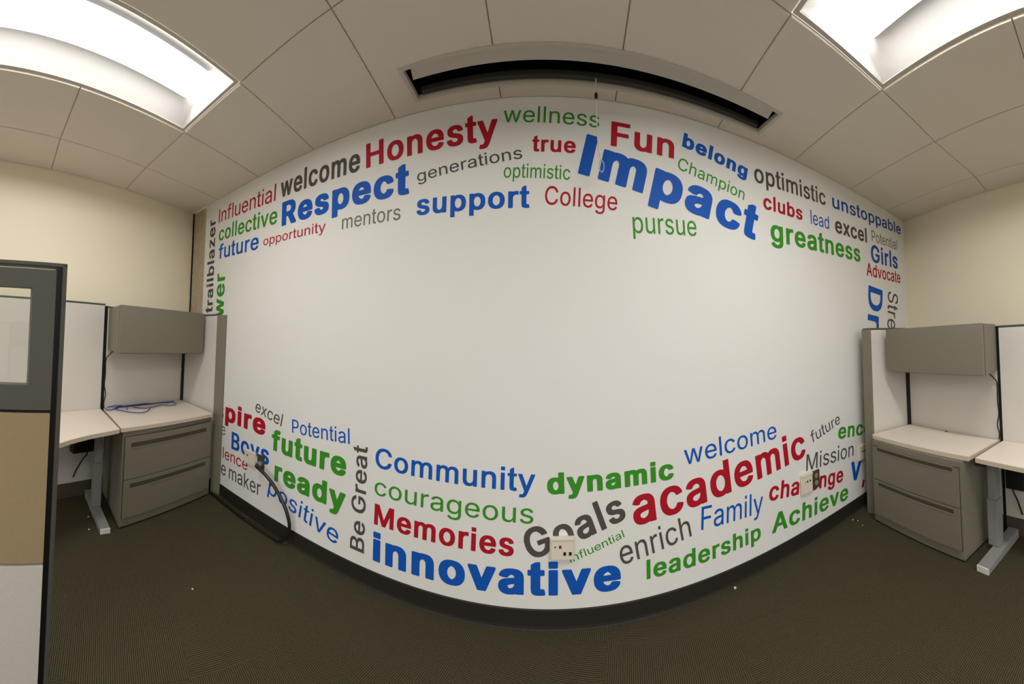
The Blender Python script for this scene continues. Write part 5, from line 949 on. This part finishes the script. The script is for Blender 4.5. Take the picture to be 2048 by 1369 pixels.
# ================================================================== OUTLETS ON THE WALL
def wbox(name, x0, x1, z0, z1, d0, d1, m, parent, bevel=0.002):
    return prism(name, box_foot(x0, x1, WALL_Y - d1, WALL_Y - d0), z0, z1, m, parent, bevel)
def data_outlet(label, x0, x1, z0, z1, dots):
    th = thing('data_outlet', label, 'wall outlet', ((x0 + x1) / 2, WALL_Y, (z0 + z1) / 2), 'ivory data outlets on the word wall')
    wbox('plate', x0, x1, z0, z1, 0.0, 0.016, 'ivory', th, 0.004)
    w, h = x1 - x0, z1 - z0
    wbox('shroud', x0 + w * 0.04, x1 - w * 0.04, z1 - h * 0.10, z1 - h * 0.01, 0.012, 0.028, 'ivory', th, 0.003)
    wbox('face', x0 + w * 0.06, x1 - w * 0.06, z0 + h * 0.05, z1 - h * 0.10, 0.012, 0.024, 'ivory', th, 0.003)
    for fx, fz, m, sc in dots:
        cx, cz = x0 + w * fx, z0 + h * fz
        wbox('jack', cx - 0.006 * sc, cx + 0.006 * sc, cz - 0.007 * sc, cz + 0.007 * sc, 0.020, 0.0255, m, th, 0)
    return th
data_outlet('ivory data outlet over the word Boys at the lower left', -2.098, -1.968, 0.404, 0.512, [(0.36, 0.66, 'black', 0.9), (0.22, 0.68, 'shadow', 0.4)])
data_outlet('ivory data outlet over the word Goals in the lower middle', 0.024, 0.148, 0.342, 0.452, [(0.22, 0.62, 'black', 0.5), (0.42, 0.62, 'red_dot', 1.0), (0.60, 0.32, 'shadow', 1.1), (0.82, 0.32, 'shadow', 1.1)])
data_outlet('ivory data outlet over the word challenge at the lower right', 1.592, 1.702, 0.350, 0.486, [(0.30, 0.62, 'shadow', 0.5), (0.48, 0.62, 'black', 0.9), (0.72, 0.62, 'black', 0.9)])
data_outlet('ivory data outlet half hidden by the right partition', 2.262, 2.376, 0.392, 0.515, [(0.30, 0.60, 'black', 0.7), (0.45, 0.60, 'black', 0.7), (0.62, 0.60, 'black', 0.9)])

def duplex(label, x0, x1, z0, z1, socket=True):
    th = thing('power_outlet', label, 'wall outlet', ((x0 + x1) / 2, WALL_Y, (z0 + z1) / 2), 'dark power outlets on the word wall')
    wbox('plate', x0, x1, z0, z1, 0.0, 0.007, 'brown', th, 0.003)
    if socket:
        for fz in (0.30, 0.70):
            bm = bmesh.new(); cx, cz = (x0 + x1) / 2, z0 + (z1 - z0) * fz
            add_disc_y(bm, cx, WALL_Y - 0.0095, WALL_Y - 0.004, cz, (x1 - x0) * 0.24, (z1 - z0) * 0.14)
            s = obj('socket', bm, 'tan_plastic', th)
            for dx in (-0.006, 0.006): prism('slot', box_foot(cx + dx - 0.0012, cx + dx + 0.0012, WALL_Y - 0.0100, WALL_Y - 0.0090), cz - 0.005, cz + 0.005, 'black', s)
    return th
duplex('brown double power socket over the word challenge', 1.716, 1.786, 0.352, 0.478)
dp = duplex('brown wall plate the black power cable plugs into', -1.952, -1.872, 0.398, 0.512, False)
bm = bmesh.new(); add_disc_y(bm, -1.912, WALL_Y - 0.040, WALL_Y - 0.005, 0.446, 0.021, 0.021)
obj('connector', bm, 'steel', dp)
pw = tube('power_cable', [(-1.912, 1.668, 0.446), (-1.885, 1.635, 0.450), (-1.833, 1.63, 0.443), (-1.735, 1.635, 0.402), (-1.642, 1.645, 0.325), (-1.574, 1.65, 0.240), (-1.545, 1.655, 0.150),
                          (-1.565, 1.65, 0.075), (-1.63, 1.645, 0.022), (-1.72, 1.645, 0.0135), (-1.85, 1.640, 0.0135), (-2.05, 1.635, 0.0135), (-2.25, 1.637, 0.0135), (-2.42, 1.640, 0.0135), (-2.49, 1.642, 0.0135)], 0.0125, 'conduit', None, 10)
tag(pw, 'thick black power cable looping from the wall plate down along the baseboard', 'power cable')

# ================================================================== CRUMBS ON THE CARPET
def crumb(x, y, r, lab, m='pale_crumb', seed=0):
    rnd = random.Random(seed); bm = bmesh.new()
    bmesh.ops.create_icosphere(bm, subdivisions=1, radius=r)
    for v in bm.verts: v.co = Vector((v.co.x * rnd.uniform(0.7, 1.5), v.co.y * rnd.uniform(0.6, 1.2), v.co.z * rnd.uniform(0.4, 0.7)))
    zmin = min(v.co.z for v in bm.verts)
    for v in bm.verts: v.co += Vector((x, y, -zmin))
    return tag(obj('scrap', bm, m), lab, 'scrap', 'scraps on the carpet')
crumb(1.035, 1.672, 0.011, 'largest pale paper scrap on the carpet below the word leadership', 'crumb', 1)
crumb(-2.45, 0.545, 0.007, 'white scrap on the carpet in the shade under the left desk', seed=2)
crumb(-2.290, 0.520, 0.007, 'white scrap on the carpet in front of the left desk foot', seed=3)
crumb(-1.595, 0.956, 0.006, 'tan speck on the open carpet in front of the left file cabinet', 'crumb', seed=4)
crumb(2.085, 1.640, 0.006, 'white speck on the carpet by the baseboard near the right partition', seed=5)
crumb(2.10, 1.600, 0.005, 'small white speck on the carpet left of the right partition end', seed=6)
crumb(2.066, 1.530, 0.005, 'white speck on the carpet in front of the right partition end', seed=7)
mk = prism('scrap', [(2.486, 1.00), (2.490, 0.985), (2.478, 0.972), (2.472, 0.98), (2.474, 1.0)], 0.655, 0.657, 'black')
tag(mk, 'small black scrap on the right worktop', 'scrap')
